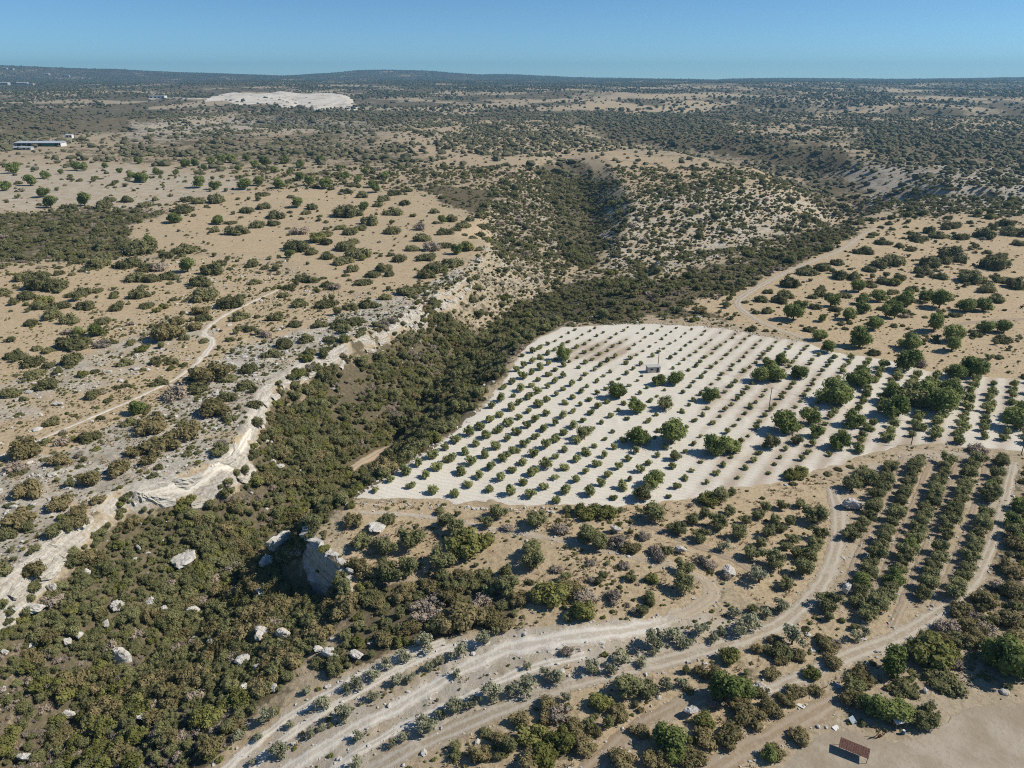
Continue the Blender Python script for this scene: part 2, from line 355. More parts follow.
def ground_mat():
    g = N('ground'); zc = g.n('ShaderNodeAttribute', attribute_name='zone')
    sep = g.n('ShaderNodeSeparateColor'); g.l(zc.outputs['Color'], sep.inputs[0])
    rock, scrub, pale, straw = sep.outputs[0], sep.outputs[1], sep.outputs[2], zc.outputs['Alpha']
    big = g.noise(.012, 4); mid = g.noise(.11, 5, .6); fine = g.noise(.9, 5, .65); tiny = g.noise(4.0, 3, .7)
    t1 = g.mix(mid, TAN1, TAN2); t2 = g.mix(mid, STRAW1, STRAW2)
    c = g.mix(g.step(g.math('MULTIPLY_ADD', big, .8, g.math('SUBTRACT', straw, .9)), -.35, .45), t1, t2)
    c = g.mix(g.math('MULTIPLY', g.step(fine, .49, .60), .46), c, (.22, .165, .10))
    dry = g.noise(.30, 6, .72)
    c = g.mix(g.math('MULTIPLY', g.step(dry, .52, .62), .42), c, (.23, .175, .11))
    c = g.mix(g.math('MULTIPLY', g.step(g.noise(.5, 6, .75), .55, .64), .5), c, (.52, .45, .335))
    tuft = g.noise(2.2, 4, .75)
    c = g.mix(g.math('MULTIPLY', g.step(g.math('ADD', tuft, g.math('MULTIPLY', scrub, .16)), .58, .70), .55), c, (.17, .14, .09))
    c = g.mix(g.math('MULTIPLY', g.step(g.noise(3.1, 3, .7), .60, .70), .5), c, (.44, .38, .28))
    pm = g.step(g.math('ADD', g.math('MULTIPLY', mid, .6), pale), .62, .92)
    c = g.mix(pm, c, g.mix(fine, PALE1, PALE2))
    # low brush and litter
    vs = g.noise(.22, 6, .68); vf = g.noise(.03, 6, .7)
    sv = g.math('ADD', g.math('MULTIPLY', vs, .55), g.math('MULTIPLY', vf, .45))
    smask = g.step(g.math('ADD', sv, g.math('MULTIPLY', scrub, .42)), .70, .80)
    c = g.mix(smask, c, g.ramp(fine, (.25, SCR1), (.55, SCR2), (.8, (.22, .18, .12))))
    # bare limestone
    mp = g.n('ShaderNodeMapping'); mp.inputs['Scale'].default_value = (.05, .05, 1.1); g.l(g.pos(), mp.inputs['Vector'])
    rv = g.math('ADD', g.math('ADD', g.math('MULTIPLY', g.noise(.55, 9, .80), .55), g.math('MULTIPLY', g.noise(.07, 4, .6), .20)), g.math('MULTIPLY', g.noise(1.0, 4, .6, mp.outputs[0]), .25))
    rmask = g.math('MULTIPLY', g.step(g.math('ADD', rv, g.math('MULTIPLY', rock, .36)), .69, .765), .95)
    rk = g.math('ADD', g.math('MULTIPLY', g.noise(1.1, 9, .8), .6), g.math('MULTIPLY', g.noise(1.6, 4, .6, mp.outputs[0]), .4))
    c = g.mix(rmask, c, g.ramp(rk, (.36, (.15, .13, .10)), (.46, ROCK1), (.60, ROCK2)))
    c = g.mix(g.math('MULTIPLY', g.step(tiny, .56, .7), .3), c, (.16, .13, .09))
    g.col(c)
    g.bump(g.math('ADD', g.math('MULTIPLY', fine, .7), g.math('MULTIPLY', tiny, .25)), .55, .5)
    return g.m

def plain(name, c, rough=.9, var=.25, scale=3., spec=.15):
    g = N(name); n = g.noise(scale, 5, .65)
    lo = tuple(v * (1 - var) for v in c); hi = tuple(min(1, v * (1 + var)) for v in c)
    g.col(g.ramp(n, (.3, lo), (.7, hi))); g.b.inputs['Roughness'].default_value = rough; g.b.inputs['Specular IOR Level'].default_value = spec
    return g.m

def road_mat(name, a, b, mid_c, edge_c):
    g = N(name); ac = g.attr('across'); fine = g.noise(1.3, 5, .65); big = g.noise(.16, 4, .6); tiny = g.noise(6, 3, .7)
    c = g.mix(g.step(g.math('ADD', g.attr('tone'), g.math('MULTIPLY', g.math('SUBTRACT', fine, .5), .8)), .25, .75), g.mix(big, a, b), g.mix(big, (.33, .265, .185), (.43, .355, .26)))
    ab = g.math('ABSOLUTE', g.math('ADD', ac, g.math('MULTIPLY', g.math('SUBTRACT', big, .5), .35)))
    wheel = g.math('MULTIPLY', g.step(ab, .72, .52), g.step(ab, .18, .36))
    strip = g.math('MULTIPLY', g.math('SUBTRACT', 1., wheel), g.step(g.math('ADD', fine, g.math('MULTIPLY', big, .6)), .62, .86))
    c = g.mix(g.math('MULTIPLY', strip, .75), c, mid_c)
    c = g.mix(g.math('MULTIPLY', g.step(ab, .72, 1.0), g.step(fine, .40, .62)), c, edge_c)
    c = g.mix(g.math('MULTIPLY', g.step(tiny, .58, .72), .3), c, (.2, .16, .11))
    g.col(c); g.bump(g.math('ADD', fine, g.math('MULTIPLY', ab, .5)), .5, .25); return g.m

def field_mat():
    g = N('orchard_soil'); p = g.pos()
    fine = g.noise(1.1, 5, .65); mid = g.noise(.09, 5, .6); big = g.noise(.022, 3, .5); tiny = g.noise(5, 3, .7)
    vm = g.n('ShaderNodeVectorMath', operation='DOT_PRODUCT'); g.l(p, vm.inputs[0]); vm.inputs[1].default_value = (.33, .944, 0)
    fur = g.math('SINE', g.math('ADD', g.math('MULTIPLY', vm.outputs['Value'], 3.6), g.math('MULTIPLY', g.noise(.22, 4), 11.)))
    tanw = g.attr('tan')
    c = g.mix(mid, (.535, .50, .425), (.665, .63, .555))
    vr = g.n('ShaderNodeVectorMath', operation='DOT_PRODUCT'); g.l(p, vr.inputs[0]); vr.inputs[1].default_value = (.8247, -.5655, 0)
    row = g.math('COSINE', g.math('MULTIPLY', g.math('ADD', g.math('ADD', vr.outputs['Value'], 129.17), g.math('MULTIPLY', g.noise(.15, 3), 1.6)), .9757))
    tm = g.step(g.math('ADD', g.math('ADD', g.math('MULTIPLY', g.math('ADD', mid, big), .5), g.math('MULTIPLY', tanw, .55)), g.math('MULTIPLY', row, g.math('MULTIPLY_ADD', tanw, .14, .03))), .60, .96)
    c = g.mix(tm, c, g.mix(fine, (.32, .255, .19), (.43, .355, .275)))
    f2 = g.math('MULTIPLY', g.step(g.math('ADD', fur, g.math('MULTIPLY', fine, 1.2)), .75, 1.9), .26)
    c = g.mix(f2, c, (.34, .285, .22))
    c = g.mix(g.math('MULTIPLY', g.step(tiny, .58, .72), .25), c, (.33, .27, .2))
    g.col(c); g.bump(g.math('ADD', g.math('MULTIPLY', fur, .12), fine), .5, .25); return g.m

def yard_mat():
    g = N('yard_soil'); n = g.noise(.12, 6, .65); f = g.noise(1.0, 5, .7); t = g.noise(4, 3, .7)
    c = g.mix(g.step(n, .35, .65), (.30, .25, .185), (.385, .335, .265))
    c = g.mix(g.math('MULTIPLY', g.step(f, .5, .68), .4), c, (.23, .185, .13))
    c = g.mix(g.math('MULTIPLY', g.step(t, .58, .7), .4), c, (.2, .165, .12))
    g.col(c); g.bump(f, .5, .25); return g.m

def leaf_mat(name, dark, mid, light, tint, trans=.34):
    """foliage: colour differs from leaf to leaf, from clump to clump and from plant to plant"""
    g = N(name); v = g.attr('leaf'); oi = g.n('ShaderNodeObjectInfo'); tc = g.n('ShaderNodeTexCoord')
    cl = g.noise(3.2, 2, .5, tc.outputs['Object'])
    k = g.math('ADD', g.math('MULTIPLY', v, .6), g.math('MULTIPLY', cl, .55))
    c = g.ramp(k, (.22, dark), (.55, mid), (.9, light))
    c = g.mix(g.math('MULTIPLY', oi.outputs['Random'], .6), c, tint, 'MIX')
    c2 = g.n('ShaderNodeHueSaturation'); g.l(c, c2.inputs['Color'])
    g.l(g.math('MULTIPLY_ADD', oi.outputs['Random'], .75, .95), c2.inputs['Value'])
    g.col(c2.outputs[0]); g.b.inputs['Roughness'].default_value = .75
    tr = g.n('ShaderNodeBsdfTranslucent'); g.l(c2.outputs[0], tr.inputs[0])
    mx = g.n('ShaderNodeMixShader'); mx.inputs[0].default_value = trans
    g.l(g.b.outputs[0], mx.inputs[1]); g.l(tr.outputs[0], mx.inputs[2]); g.l(mx.outputs[0], g.out.inputs['Surface'])
    return g.m

M = dict(
    ground=ground_mat(), field=field_mat(),
    yard=yard_mat(), road=road_mat('dirt_road', (.40, .355, .285), (.50, .455, .38), (.31, .25, .17), (.28, .22, .14)),
    white_road=road_mat('pale_road', (.57, .53, .455), (.69, .65, .575), (.45, .39, .305), (.37, .305, .215)),
    tan_road=road_mat('tan_road', (.32, .26, .19), (.41, .34, .255), (.28, .21, .135), (.26, .195, .12)),
    rock=None, trunk=plain('bark', (.10, .075, .055), .95, .4, 6),
    olive=leaf_mat('olive_leaves', (.085, .092, .038), (.165, .17, .076), (.265, .265, .13), (.17, .165, .078)),
    broad=leaf_mat('broad_leaves', (.065, .085, .025), (.145, .185, .054), (.26, .30, .10), (.165, .175, .066), .38),
    young=leaf_mat('young_leaves', (.11, .13, .045), (.215, .24, .09), (.34, .36, .16), (.22, .215, .10), .38),
    dome=leaf_mat('mastic_leaves', (.075, .08, .034), (.14, .142, .064), (.215, .21, .098), (.155, .145, .073)),
    scrub=leaf_mat('scrub_leaves', (.098, .09, .038), (.18, .158, .07), (.265, .228, .115), (.20, .162, .088)),
    green=leaf_mat('bright_shrub_leaves', (.075, .082, .024), (.15, .16, .045), (.24, .245, .08), (.17, .16, .06)),
    dry=leaf_mat('dry_twigs', (.13, .11, .085), (.21, .18, .145), (.31, .275, .23), (.24, .19, .14), .1),
    straw=leaf_mat('straw_blades', (.20, .15, .09), (.33, .26, .165), (.46, .38, .25), (.30, .23, .14), .2),
    silver=leaf_mat('silver_leaves', (.10, .11, .06), (.20, .21, .125), (.34, .345, .24), (.22, .21, .14), .25),
    far=leaf_mat('far_leaves', (.045, .05, .025), (.078, .08, .042), (.12, .118, .065), (.09, .084, .05), .1),
)
def rock_mat():
    g = N('limestone'); n = g.noise(.8, 7, .7); n2 = g.noise(5, 4, .7)
    c = g.ramp(n, (.3, (.27, .255, .23)), (.48, (.49, .47, .43)), (.7, (.62, .60, .56)))
    c = g.mix(g.math('MULTIPLY', g.step(n2, .55, .75), .5), c, (.24, .22, .19))
    c = g.mix(g.step(g.noise(.3, 4, .6), .58, .72), c, (.46, .37, .26))
    g.col(c); g.bump(g.math('ADD', n, g.math('MULTIPLY', n2, .3)), .8, .4); return g.m
M['rock'] = rock_mat()
def ledge_mat():
    g = N('ledge_limestone'); mp = g.n('ShaderNodeMapping'); mp.inputs['Scale'].default_value = (.25, .25, 2.2); g.l(g.pos(), mp.inputs['Vector'])
    n = g.noise(1.0, 6, .7, mp.outputs[0]); n2 = g.noise(3, 5, .75)
    c = g.ramp(g.math('ADD', g.math('MULTIPLY', n, .6), g.math('MULTIPLY', n2, .4)), (.34, (.20, .175, .14)), (.46, (.43, .40, .34)), (.62, (.62, .59, .52)))
    c = g.mix(g.math('MULTIPLY', g.step(g.noise(.25, 4, .6), .56, .70), .6), c, (.42, .33, .22))
    g.col(c); g.bump(g.math('ADD', n, g.math('MULTIPLY', n2, .5)), .8, .4); return g.m
M['ledge'] = ledge_mat()

# ---------------------------------------------------------------- the ground sheet
zcol = np.stack([cover('rock', GX, GY, GZ), cover('scrub', GX, GY, GZ), cover('pale', GX, GY, GZ), cover('straw', GX, GY, GZ)], -1)
far_v = sm(np.hypot(GX, GY), 900, 2500)
pn = fbm(GX / 160, GY / 260, 71, 4)
zcol[..., 1] = np.clip(zcol[..., 1] + far_v * (1.5 * pn + .12 + .3 * sm(np.hypot(GX, GY), 4000, 9000)), 0, 1)
zcol[..., 3] = np.clip(zcol[..., 3] - far_v * (.5 * pn + .3), 0, 1)
_n = (np.hypot(GX, GY) < 640)
_d = np.full(GX.shape, 99.0); _d[_n] = near_line(GX[_n], GY[_n], LRIM)[0]
_w = np.exp(-(_d / (4.2 + 2.5 * fbm(GX / 14, GY / 14, 121, 3))) ** 2) * sm(fbm(GX / 9, GY / 9, 122, 3), -.45, .0) * (1 - .6 * sm(GY, 300, 420))
zcol[..., 0] = np.maximum(zcol[..., 0], 1.25 * _w); zcol[..., 2] = np.maximum(zcol[..., 2], .25 * _w); zcol[..., 1] *= (1 - _w)
_gr = np.gradient(GZ, axis=0) / np.gradient(RR_)[:, None]; _ga = np.gradient(GZ, axis=1) / (RR_[:, None] * (AZ[1] - AZ[0]))
_st = sm(np.hypot(_gr, _ga), 1.15, 1.6) * _n      # steep faces are bare rock
zcol[..., 0] = np.maximum(zcol[..., 0], 1.3 * _st); zcol[..., 1] *= 1 - _st
rough = zcol[..., 0] * sm(np.hypot(GX, GY), 600, 350)
# quarry: a white cut bank far on the left
qp = bp(np.array([205, 250, 300, 352, 362, 335, 280, 215]), np.array([101, 93, 93, 96, 109, 111, 107, 104]), 24)
idx = np.arange(NR * NAZ).reshape(NR, NAZ)
Q = np.stack([idx[:-1, :-1], idx[:-1, 1:], idx[1:, 1:], idx[1:, :-1]], -1).reshape(-1, 4)[:, ::-1]
micro = 1.0 * np.minimum(rough, 1) * np.maximum(fbm(GX / 2.8, GY / 2.8, 77, 3), 0)
GZ = GZ + micro
obj('terrain', mesh_np('terrain', np.stack([GX, GY, GZ], -1).reshape(-1, 3), Q, [M['ground']],
    attrs={'zone': ('FLOAT_COLOR', zcol.reshape(-1, 4))}, smooth=True), kind='structure',
    label='dry limestone plateau cut by a bushy gorge', category='terrain')

# ---------------------------------------------------------------- roads, tracks, fields laid on the ground
def ribbon(name, pts, width, mat, label, lift=.07, ragged=.35, cat='road', step=.8, nac=7, wpts=None, tone=None):
    g = at([p[0] for p in pts], [p[1] for p in pts])
    wd = np.full(len(pts), float(width)) if wpts is None else np.array(wpts, float)
    P = dens(np.c_[g[:, :2], wd, np.zeros(len(pts)) if tone is None else np.array(tone, float)], step)
    T = np.gradient(P[:, :2], axis=0); T /= np.linalg.norm(T, axis=1)[:, None] + 1e-9
    NN = np.c_[-T[:, 1], T[:, 0]]
    s = np.r_[0, np.cumsum(np.linalg.norm(np.diff(P[:, :2], axis=0), axis=1))]
    sd = abs(hash(name + label)) % 97 if False else sum(map(ord, label)) % 97
    one = np.ones(len(s))
    eL = P[:, 2] / 2 * (1 + ragged * fbm(s / 2.2, one * sd, 3, 4)); eR = P[:, 2] / 2 * (1 + ragged * fbm(s / 2.2, one * (sd + 9), 4, 4))
    f = np.linspace(-1, 1, nac)
    off = np.where(f[None] < 0, f[None] * eR[:, None], f[None] * eL[:, None])
    X = P[:, 0:1] + NN[:, 0:1] * off; Y = P[:, 1:2] + NN[:, 1:2] * off
    edge = 1 - np.abs(f) ** 4
    zz = Z(X, Y) + lift * (0.25 + 0.75 * edge)[None]
    n = len(P); ii = np.arange(n * nac).reshape(n, nac)
    Fq = np.stack([ii[:-1, :-1], ii[1:, :-1], ii[1:, 1:], ii[:-1, 1:]], -1).reshape(-1, 4)[:, ::-1]
    me = mesh_np(name, np.stack([X, Y, zz], -1).reshape(-1, 3), Fq, [M[mat]], attrs={'across': ('FLOAT', np.tile(f, n)), 'tone': ('FLOAT', np.repeat(P[:, 3], nac))}, smooth=True)
    return obj(name, me, kind='structure', label=label, category=cat), P

def coons(name, L_, T_, R_, B_, nu, nv, mat, label, lift=.08, cat='field', attr=None):
    def rs(pts, n):
        g = at([p[0] for p in pts], [p[1] for p in pts])[:, :2]; D = dens(g, .8)
        s = np.r_[0, np.cumsum(np.linalg.norm(np.diff(D, axis=0), axis=1))]; t = np.linspace(0, s[-1], n)
        return np.c_[np.interp(t, s, D[:, 0]), np.interp(t, s, D[:, 1])]
    l, r_, t, b = rs(L_, nv), rs(R_, nv), rs(T_, nu), rs(B_, nu)      # l,r go bottom->top ; b,t go left->right
    u = np.linspace(0, 1, nu)[None, :, None]; v = np.linspace(0, 1, nv)[:, None, None]
    P = (1 - v) * b[None] + v * t[None] + (1 - u) * l[:, None] + u * r_[:, None] - ((1 - u) * (1 - v) * b[0] + u * (1 - v) * b[-1] + (1 - u) * v * t[0] + u * v * t[-1])
    em = np.minimum(np.minimum(u, 1 - u) * nu, np.minimum(v, 1 - v) * nv)[..., 0]
    jit = np.stack([fbm(P[..., 0] / 5, P[..., 1] / 5, 131, 4), fbm(P[..., 0] / 5, P[..., 1] / 5, 132, 4)], -1) * (2.4 * np.exp(-em / 4.0))[..., None]; P = P + jit
    zz = Z(P[..., 0], P[..., 1]) + np.where(em < 1, -.05, lift)
    ii = np.arange(nu * nv).reshape(nv, nu)
    Fq = np.stack([ii[:-1, :-1], ii[:-1, 1:], ii[1:, 1:], ii[1:, :-1]], -1).reshape(-1, 4)
    at_ = {}
    if attr is not None:
        px, py, _ = pj(P[..., 0], P[..., 1], zz); at_ = {'tan': ('FLOAT', attr(px, py).ravel())}
    return obj(name, mesh_np(name, np.dstack([P, zz]).reshape(-1, 3), Fq, [M[mat]], attrs=at_, smooth=True), kind='structure', label=label, category=cat), P

OLEFT = [(352, 498), (385, 479), (402, 466), (428, 451), (444, 440), (462, 425), (482, 408), (492, 396), (506, 376), (520, 354), (536, 340), (560, 328)]
OTOP = [(560, 328), (600, 325), (660, 324), (720, 328), (770, 337), (800, 341), (840, 353), (880, 359), (930, 371), (1000, 378), (1085, 384)]
OBOT = [(352, 498), (420, 500), (480, 503), (540, 505), (600, 507), (660, 504), (700, 496), (750, 486), (790, 479), (830, 466), (880, 451), (912, 444), (960, 447), (1024, 452), (1105, 462)]
ORIGHT = [(1105, 462), (1098, 430), (1085, 384)]
def otan(px, py):
    k = np.exp(-((px - 600) / 50) ** 2 - ((py - 352) / 16) ** 2) * .8
    k = k + .46 * sm(px, 640, 730) * (1 - .5 * sm(px, 940, 990) * sm(py, 410, 430)) - .35 * np.exp(-((px - 850) / 70) ** 2 - ((py - 352) / 14) ** 2)
    return k - .22 * sm(px, 560, 430)
coons('orchard_field', OLEFT, OTOP, ORIGHT, OBOT, 260, 150, 'field', 'large white stony field planted with rows of young trees', .08, 'field', otan)
YB = [(742, 800), (900, 815), (1090, 830)]
coons('farmyard', [(742, 800), (790, 762), (832, 725)], [(832, 725), (880, 738), (925, 735), (965, 712), (1010, 705), (1090, 700)], [(1090, 830), (1090, 700)], YB, 90, 50, 'yard', 'bare pale dirt yard beside the rusty roofed shelter', .06, 'yard', lambda x, y: x * 0 + .62)

ribbon('dirt_road', [(330, 800), (380, 766), (440, 736), (520, 702), (600, 676), (660, 662), (720, 646), (770, 628), (800, 608), (824, 580), (837, 545), (839, 512), (832, 488)], 4.4, 'road', 'long grey dirt road curving up from the bottom edge to the olive grove')
ribbon('dirt_road', [(255, 790), (340, 737), (400, 706), (450, 676), (500, 652), (560, 639), (620, 631), (664, 622), (698, 607), (712, 592), (700, 578), (665, 564), (610, 551), (560, 540), (500, 530), (430, 517), (360, 512)], 4.5, 'white_road', 'pale track along the terraces that turns back sharply above them', ragged=.5, wpts=[3.8, 4.0, 4.0, 4.2, 5.2, 6.6, 5.6, 4.2, 3.6, 3.4, 3.0, 2.6, 2.2, 2.0, 1.8, 1.6, 1.4], tone=[0, 0, 0, 0, 0, 0, .1, .45, .9, 1, 1, 1, .9, .7, .6, .6, .6])
ribbon('dirt_road', [(1014, 462), (1003, 510), (988, 555), (966, 590), (940, 611), (900, 636), (850, 656), (800, 678), (752, 696)], 3.8, 'road', 'straight dirt track along the outer side of the olive rows', wpts=[2.6, 3, 3.2, 3.6, 4, 4.4, 4.4, 3.6, 2.4])
ribbon('dirt_road', [(560, 800), (596, 766), (628, 738), (662, 716), (700, 698), (730, 690)], 4.6, 'tan_road', 'short tan track leaving the bottom edge between dense bushes')
ribbon('dirt_road', [(690, 790), (730, 757), (775, 735), (815, 712), (836, 700)], 4.2, 'tan_road', 'rough tan track beside the farmyard with few stones')
ribbon('footpath', [(-40, 470), (0, 456), (60, 431), (130, 401), (180, 376), (206, 353), (212, 341), (204, 332), (222, 317), (250, 303), (278, 290)], 2.2, 'white_road', 'narrow pale path across the plateau beyond the gorge', cat='path', ragged=.7, wpts=[1.6, 1.6, 1.6, 1.5, 1.8, 3.0, 3.2, 2.8, 2.2, 2, 1.5])
ribbon('dirt_road', [(842, 350), (815, 341), (782, 331), (752, 317), (738, 302), (760, 286), (800, 266), (840, 250), (864, 234), (880, 226)], 3.6, 'road', 'winding pale track climbing the plateau behind the orchard', ragged=.6, wpts=[2.6, 2.8, 3.2, 3.6, 4.4, 4.2, 3.8, 3.8, 3.2, 1.2])
ribbon('footpath', [(640, 522), (690, 543), (735, 560), (762, 577)], 2.6, 'tan_road', 'tan path between the small grove and the brown bank', cat='path')
ribbon('footpath', [(1090, 318), (1024, 319), (975, 322), (930, 330)], 3.0, 'tan_road', 'pale level path crossing the tan plateau behind the orchard', cat='path')
ribbon('footpath', [(350, 470), (385, 449), (412, 428), (440, 402)], 2.6, 'tan_road', 'dusty path on the gorge slope below the orchard', cat='path')
ribbon('tilled_strip', [(205, 790), (240, 757), (292, 715), (350, 682), (402, 656), (445, 641)], 2.5, 'white_road', 'upper pale tilled strip between rows of silvery trees', cat='strip')
ribbon('tilled_strip', [(232, 790), (272, 748), (332, 707), (398, 670), (440, 651), (490, 641)], 2.5, 'white_road', 'lower pale tilled strip between rows of silvery trees', cat='strip')
ribbon('tilled_strip', [(292, 800), (340, 765), (400, 728), (455, 702), (520, 672), (585, 655)], 2.6, 'white_road', 'stony tilled strip between the two main dirt roads', cat='strip')
ribbon('scree_slope', [(146, 494), (172, 489), (200, 480), (225, 464), (243, 444), (252, 430)], 5, 'white_road', 'white scree fan under the limestone cliff edge', cat='scree', wpts=[1.2, 2.4, 3.2, 2.8, 2.0, 1.0], ragged=.8)
ribbon('tilled_strip', [(905, 455), (862, 548), (838, 612)], 2.2, 'tan_road', 'pale soil strip between the two inner olive rows', cat='strip')
ribbon('tilled_strip', [(934, 456), (895, 552), (862, 628)], 2.2, 'tan_road', 'pale soil strip between the middle olive rows', cat='strip')
ribbon('tilled_strip', [(962, 456), (928, 545), (892, 628)], 2.2, 'tan_road', 'pale soil strip between the outer olive rows', cat='strip')
ribbon('tilled_strip', [(990, 456), (965, 540), (935, 606)], 2.4, 'tan_road', 'pale soil strip inside the outermost olive row', cat='strip')
# quarry bank: a white cut terrace raised above the far plateau
def quarry():
    Lp, Tp, Rp, Bp = [(203, 102), (208, 99), (214, 96)], [(214, 96), (232, 92.5), (262, 94), (280, 91.5), (302, 93.5), (330, 93), (352, 97)], [(362, 109), (354, 103), (352, 97)], [(203, 102), (224, 101), (240, 105.5), (262, 103.5), (286, 108), (300, 105.5), (318, 111), (338, 107.5), (350, 111), (362, 109)]
    o, P = coons('quarry', Lp, Tp, Rp, Bp, 70, 40, 'quarry', 'bright white quarry bank on the far plateau', 1.0, 'quarry')
    me = o.data; n = len(me.vertices); c = np.zeros(n * 3, np.float32); me.vertices.foreach_get('co', c); c = c.reshape(40, 70, 3)
    v = np.linspace(0, 1, 40)[:, None]; u = np.linspace(0, 1, 70)[None]
    up = 6 * sm(v, 0, .55) * (1 - sm(v, .8, 1)) * sm(u, 0, .3) * (1 - sm(u, .93, 1)) 
    k = 7 * np.maximum(fbm(c[..., 0] / 60, c[..., 1] / 140, 15, 3), 0) * sm(v, 0, .2) * (1 - sm(v, .8, 1))
    c[..., 2] += up + 1.3 * k - 1.5 * (v < .02)
    me.vertices.foreach_set('co', c.ravel()); me.update()
def quarry_mat():
    g = N('quarry_face'); n = g.noise(.05, 6, .7); n2 = g.noise(.012, 4, .6)
    c = g.ramp(n, (.3, (.40, .35, .28)), (.48, (.58, .54, .47)), (.7, (.68, .65, .58)))
    c = g.mix(g.math('MULTIPLY', g.step(n2, .52, .62), .7), c, (.40, .32, .23)); g.col(c); return g.m
M['quarry'] = quarry_mat()
quarry()
ribbon('bare_bank', [(148, 99.5), (160, 98.5), (180, 98.2), (206, 99)], 40, 'white_road', 'thin white bank left of the quarry', lift=1.5, cat='bank', step=8, wpts=[25, 60, 45, 60])

# ---------------------------------------------------------------- plant shapes (crown about 1 unit wide, standing on z = 0)
def cubesphere(n):
    V = []; Fq = []; 
    for ax in range(3):
        for sg in (-1, 1):
            b = len(V); g = np.tan(np.linspace(-1, 1, n + 1) * math.pi / 4)
            for a in g:
                for c in g:
                    p = [0, 0, 0]; p[ax] = sg; p[(ax + 1) % 3] = a * sg; p[(ax + 2) % 3] = c; V.append(p)
            for i in range(n):
                for j in range(n):
                    Fq.append([b + i * (n + 1) + j, b + (i + 1) * (n + 1) + j, b + (i + 1) * (n + 1) + j + 1, b + i * (n + 1) + j + 1])
    V = np.array(V, float); V /= np.linalg.norm(V, axis=1)[:, None]
    key = np.round(V, 4); u, inv = np.unique(key, axis=0, return_inverse=True); inv = inv.ravel()
    return u / np.linalg.norm(u, axis=1)[:, None], inv[np.array(Fq)]
CS2 = cubesphere(2); CS4 = cubesphere(4); CS7 = cubesphere(7)

KIND = {  # zc, rz, lumps, lump radius, leaves, leaf half size, core share, trunk height
    'olive': (.42, .40, 20, .165, 1300, .034, .70, .18), 'broad': (.42, .42, 20, .185, 1500, .037, .76, .16),
    'young': (.44, .42, 9, .22, 420, .07, .66, .12), 'dome': (.10, .36, 20, .165, 1000, .034, .84, 0),
    'scrub': (.18, .38, 19, .165, 1100, .036, .82, 0), 'green': (.20, .38, 18, .17, 1100, .040, .82, 0),
    'dry': (.16, .30, 12, .18, 700, .030, .66, 0), 'silver': (.42, .38, 12, .16, 520, .042, .50, .18)}

def crown(kind, seed):
    zc, rz, nl, lr, nleaf, ls, core, th = KIND[kind]; R = np.random.default_rng(seed)
    C = []; rad = []
    ecc = R.uniform(.8, 1.1, 2)
    for k in range(nl):
        d = R.normal(size=3); d /= np.linalg.norm(d)
        if th == 0 and d[2] < -.1: d[2] = -d[2] * .5
        f = R.uniform(.35, .85) if k else 0
        rk = lr * R.uniform(.65, 1.25)
        C.append([d[0] * (.5 - lr * .7) * f / .75 * ecc[0], d[1] * (.5 - lr * .7) * f / .75 * ecc[1], zc + d[2] * (rz - lr * .5) * f]); rad.append(rk)
    C = np.array(C); rad = np.array(rad); sq = np.array([1, 1, .88 if th else .8])
    Vs, Fs, A = [], [], []
    nb = 0
    u, q = CS2
    for c, r in zip(C, rad):
        jit = 1 + .22 * R.normal(size=(len(u), 1)).clip(-1.2, 1.2)
        V = c + u * r * core * jit * sq
        if th == 0: V[:, 2] = np.maximum(V[:, 2], -.04)
        Vs.append(V); Fs.append(q + nb); A.append(np.full(len(V), .45)); nb += len(V)
    # leaves
    pr = rad ** 2 / (rad ** 2).sum(); k = R.choice(nl, nleaf * 2, p=pr)
    d = R.normal(size=(nleaf * 2, 3)); d /= np.linalg.norm(d, axis=1)[:, None]
    r = rad[k] * R.uniform(.74, 1.30, nleaf * 2); P = C[k] + d * r[:, None] * sq
    dd = np.linalg.norm((P[:, None] - C[None]) / sq, axis=2) / rad[None]; dd[np.arange(len(k)), k] = 9
    ok = (dd.min(1) > .70) & (P[:, 2] > (.0 if th == 0 else .12)); P, d, k = P[ok][:nleaf], d[ok][:nleaf], k[ok][:nleaf]
    n = d + .65 * R.normal(size=d.shape) * .7; n[:, 2] += .45; n /= np.linalg.norm(n, axis=1)[:, None]
    t = np.cross(n, R.normal(size=n.shape)); t /= np.linalg.norm(t, axis=1)[:, None] + 1e-9; b = np.cross(n, t)
    s = ls * R.uniform(.55, 1.5, (len(P), 1)); el = R.uniform(.5, .9, (len(P), 1))
    L = np.stack([P - t * s, P - b * s * el + n * s * .15, P + t * s, P + b * s * el - n * s * .15], 1)
    Vs.append(L.reshape(-1, 3)); m = len(P)
    Fs.append(np.arange(m * 4).reshape(m, 4) + nb); A.append(np.repeat(np.clip(R.normal(.5, .24, m), 0, 1), 4))
    return mesh_np('crown_' + kind, np.vstack(Vs), np.vstack(Fs), [M[kind]], attrs={'leaf': ('FLOAT', np.concatenate(A))}), C

def tube(P0, P1, r0, r1, n=6):
    P0, P1 = np.array(P0, float), np.array(P1, float); d = P1 - P0; d /= np.linalg.norm(d)
    a = np.cross(d, [0.3, 1, 0.2]); a /= np.linalg.norm(a); b = np.cross(d, a)
    an = np.arange(n) * 2 * math.pi / n; ring = np.cos(an)[:, None] * a + np.sin(an)[:, None] * b
    V = np.vstack([P0 + ring * r0, P1 + ring * r1]); i = np.arange(n); j = (i + 1) % n
    return V, np.stack([i, j, j + n, i + n], 1)

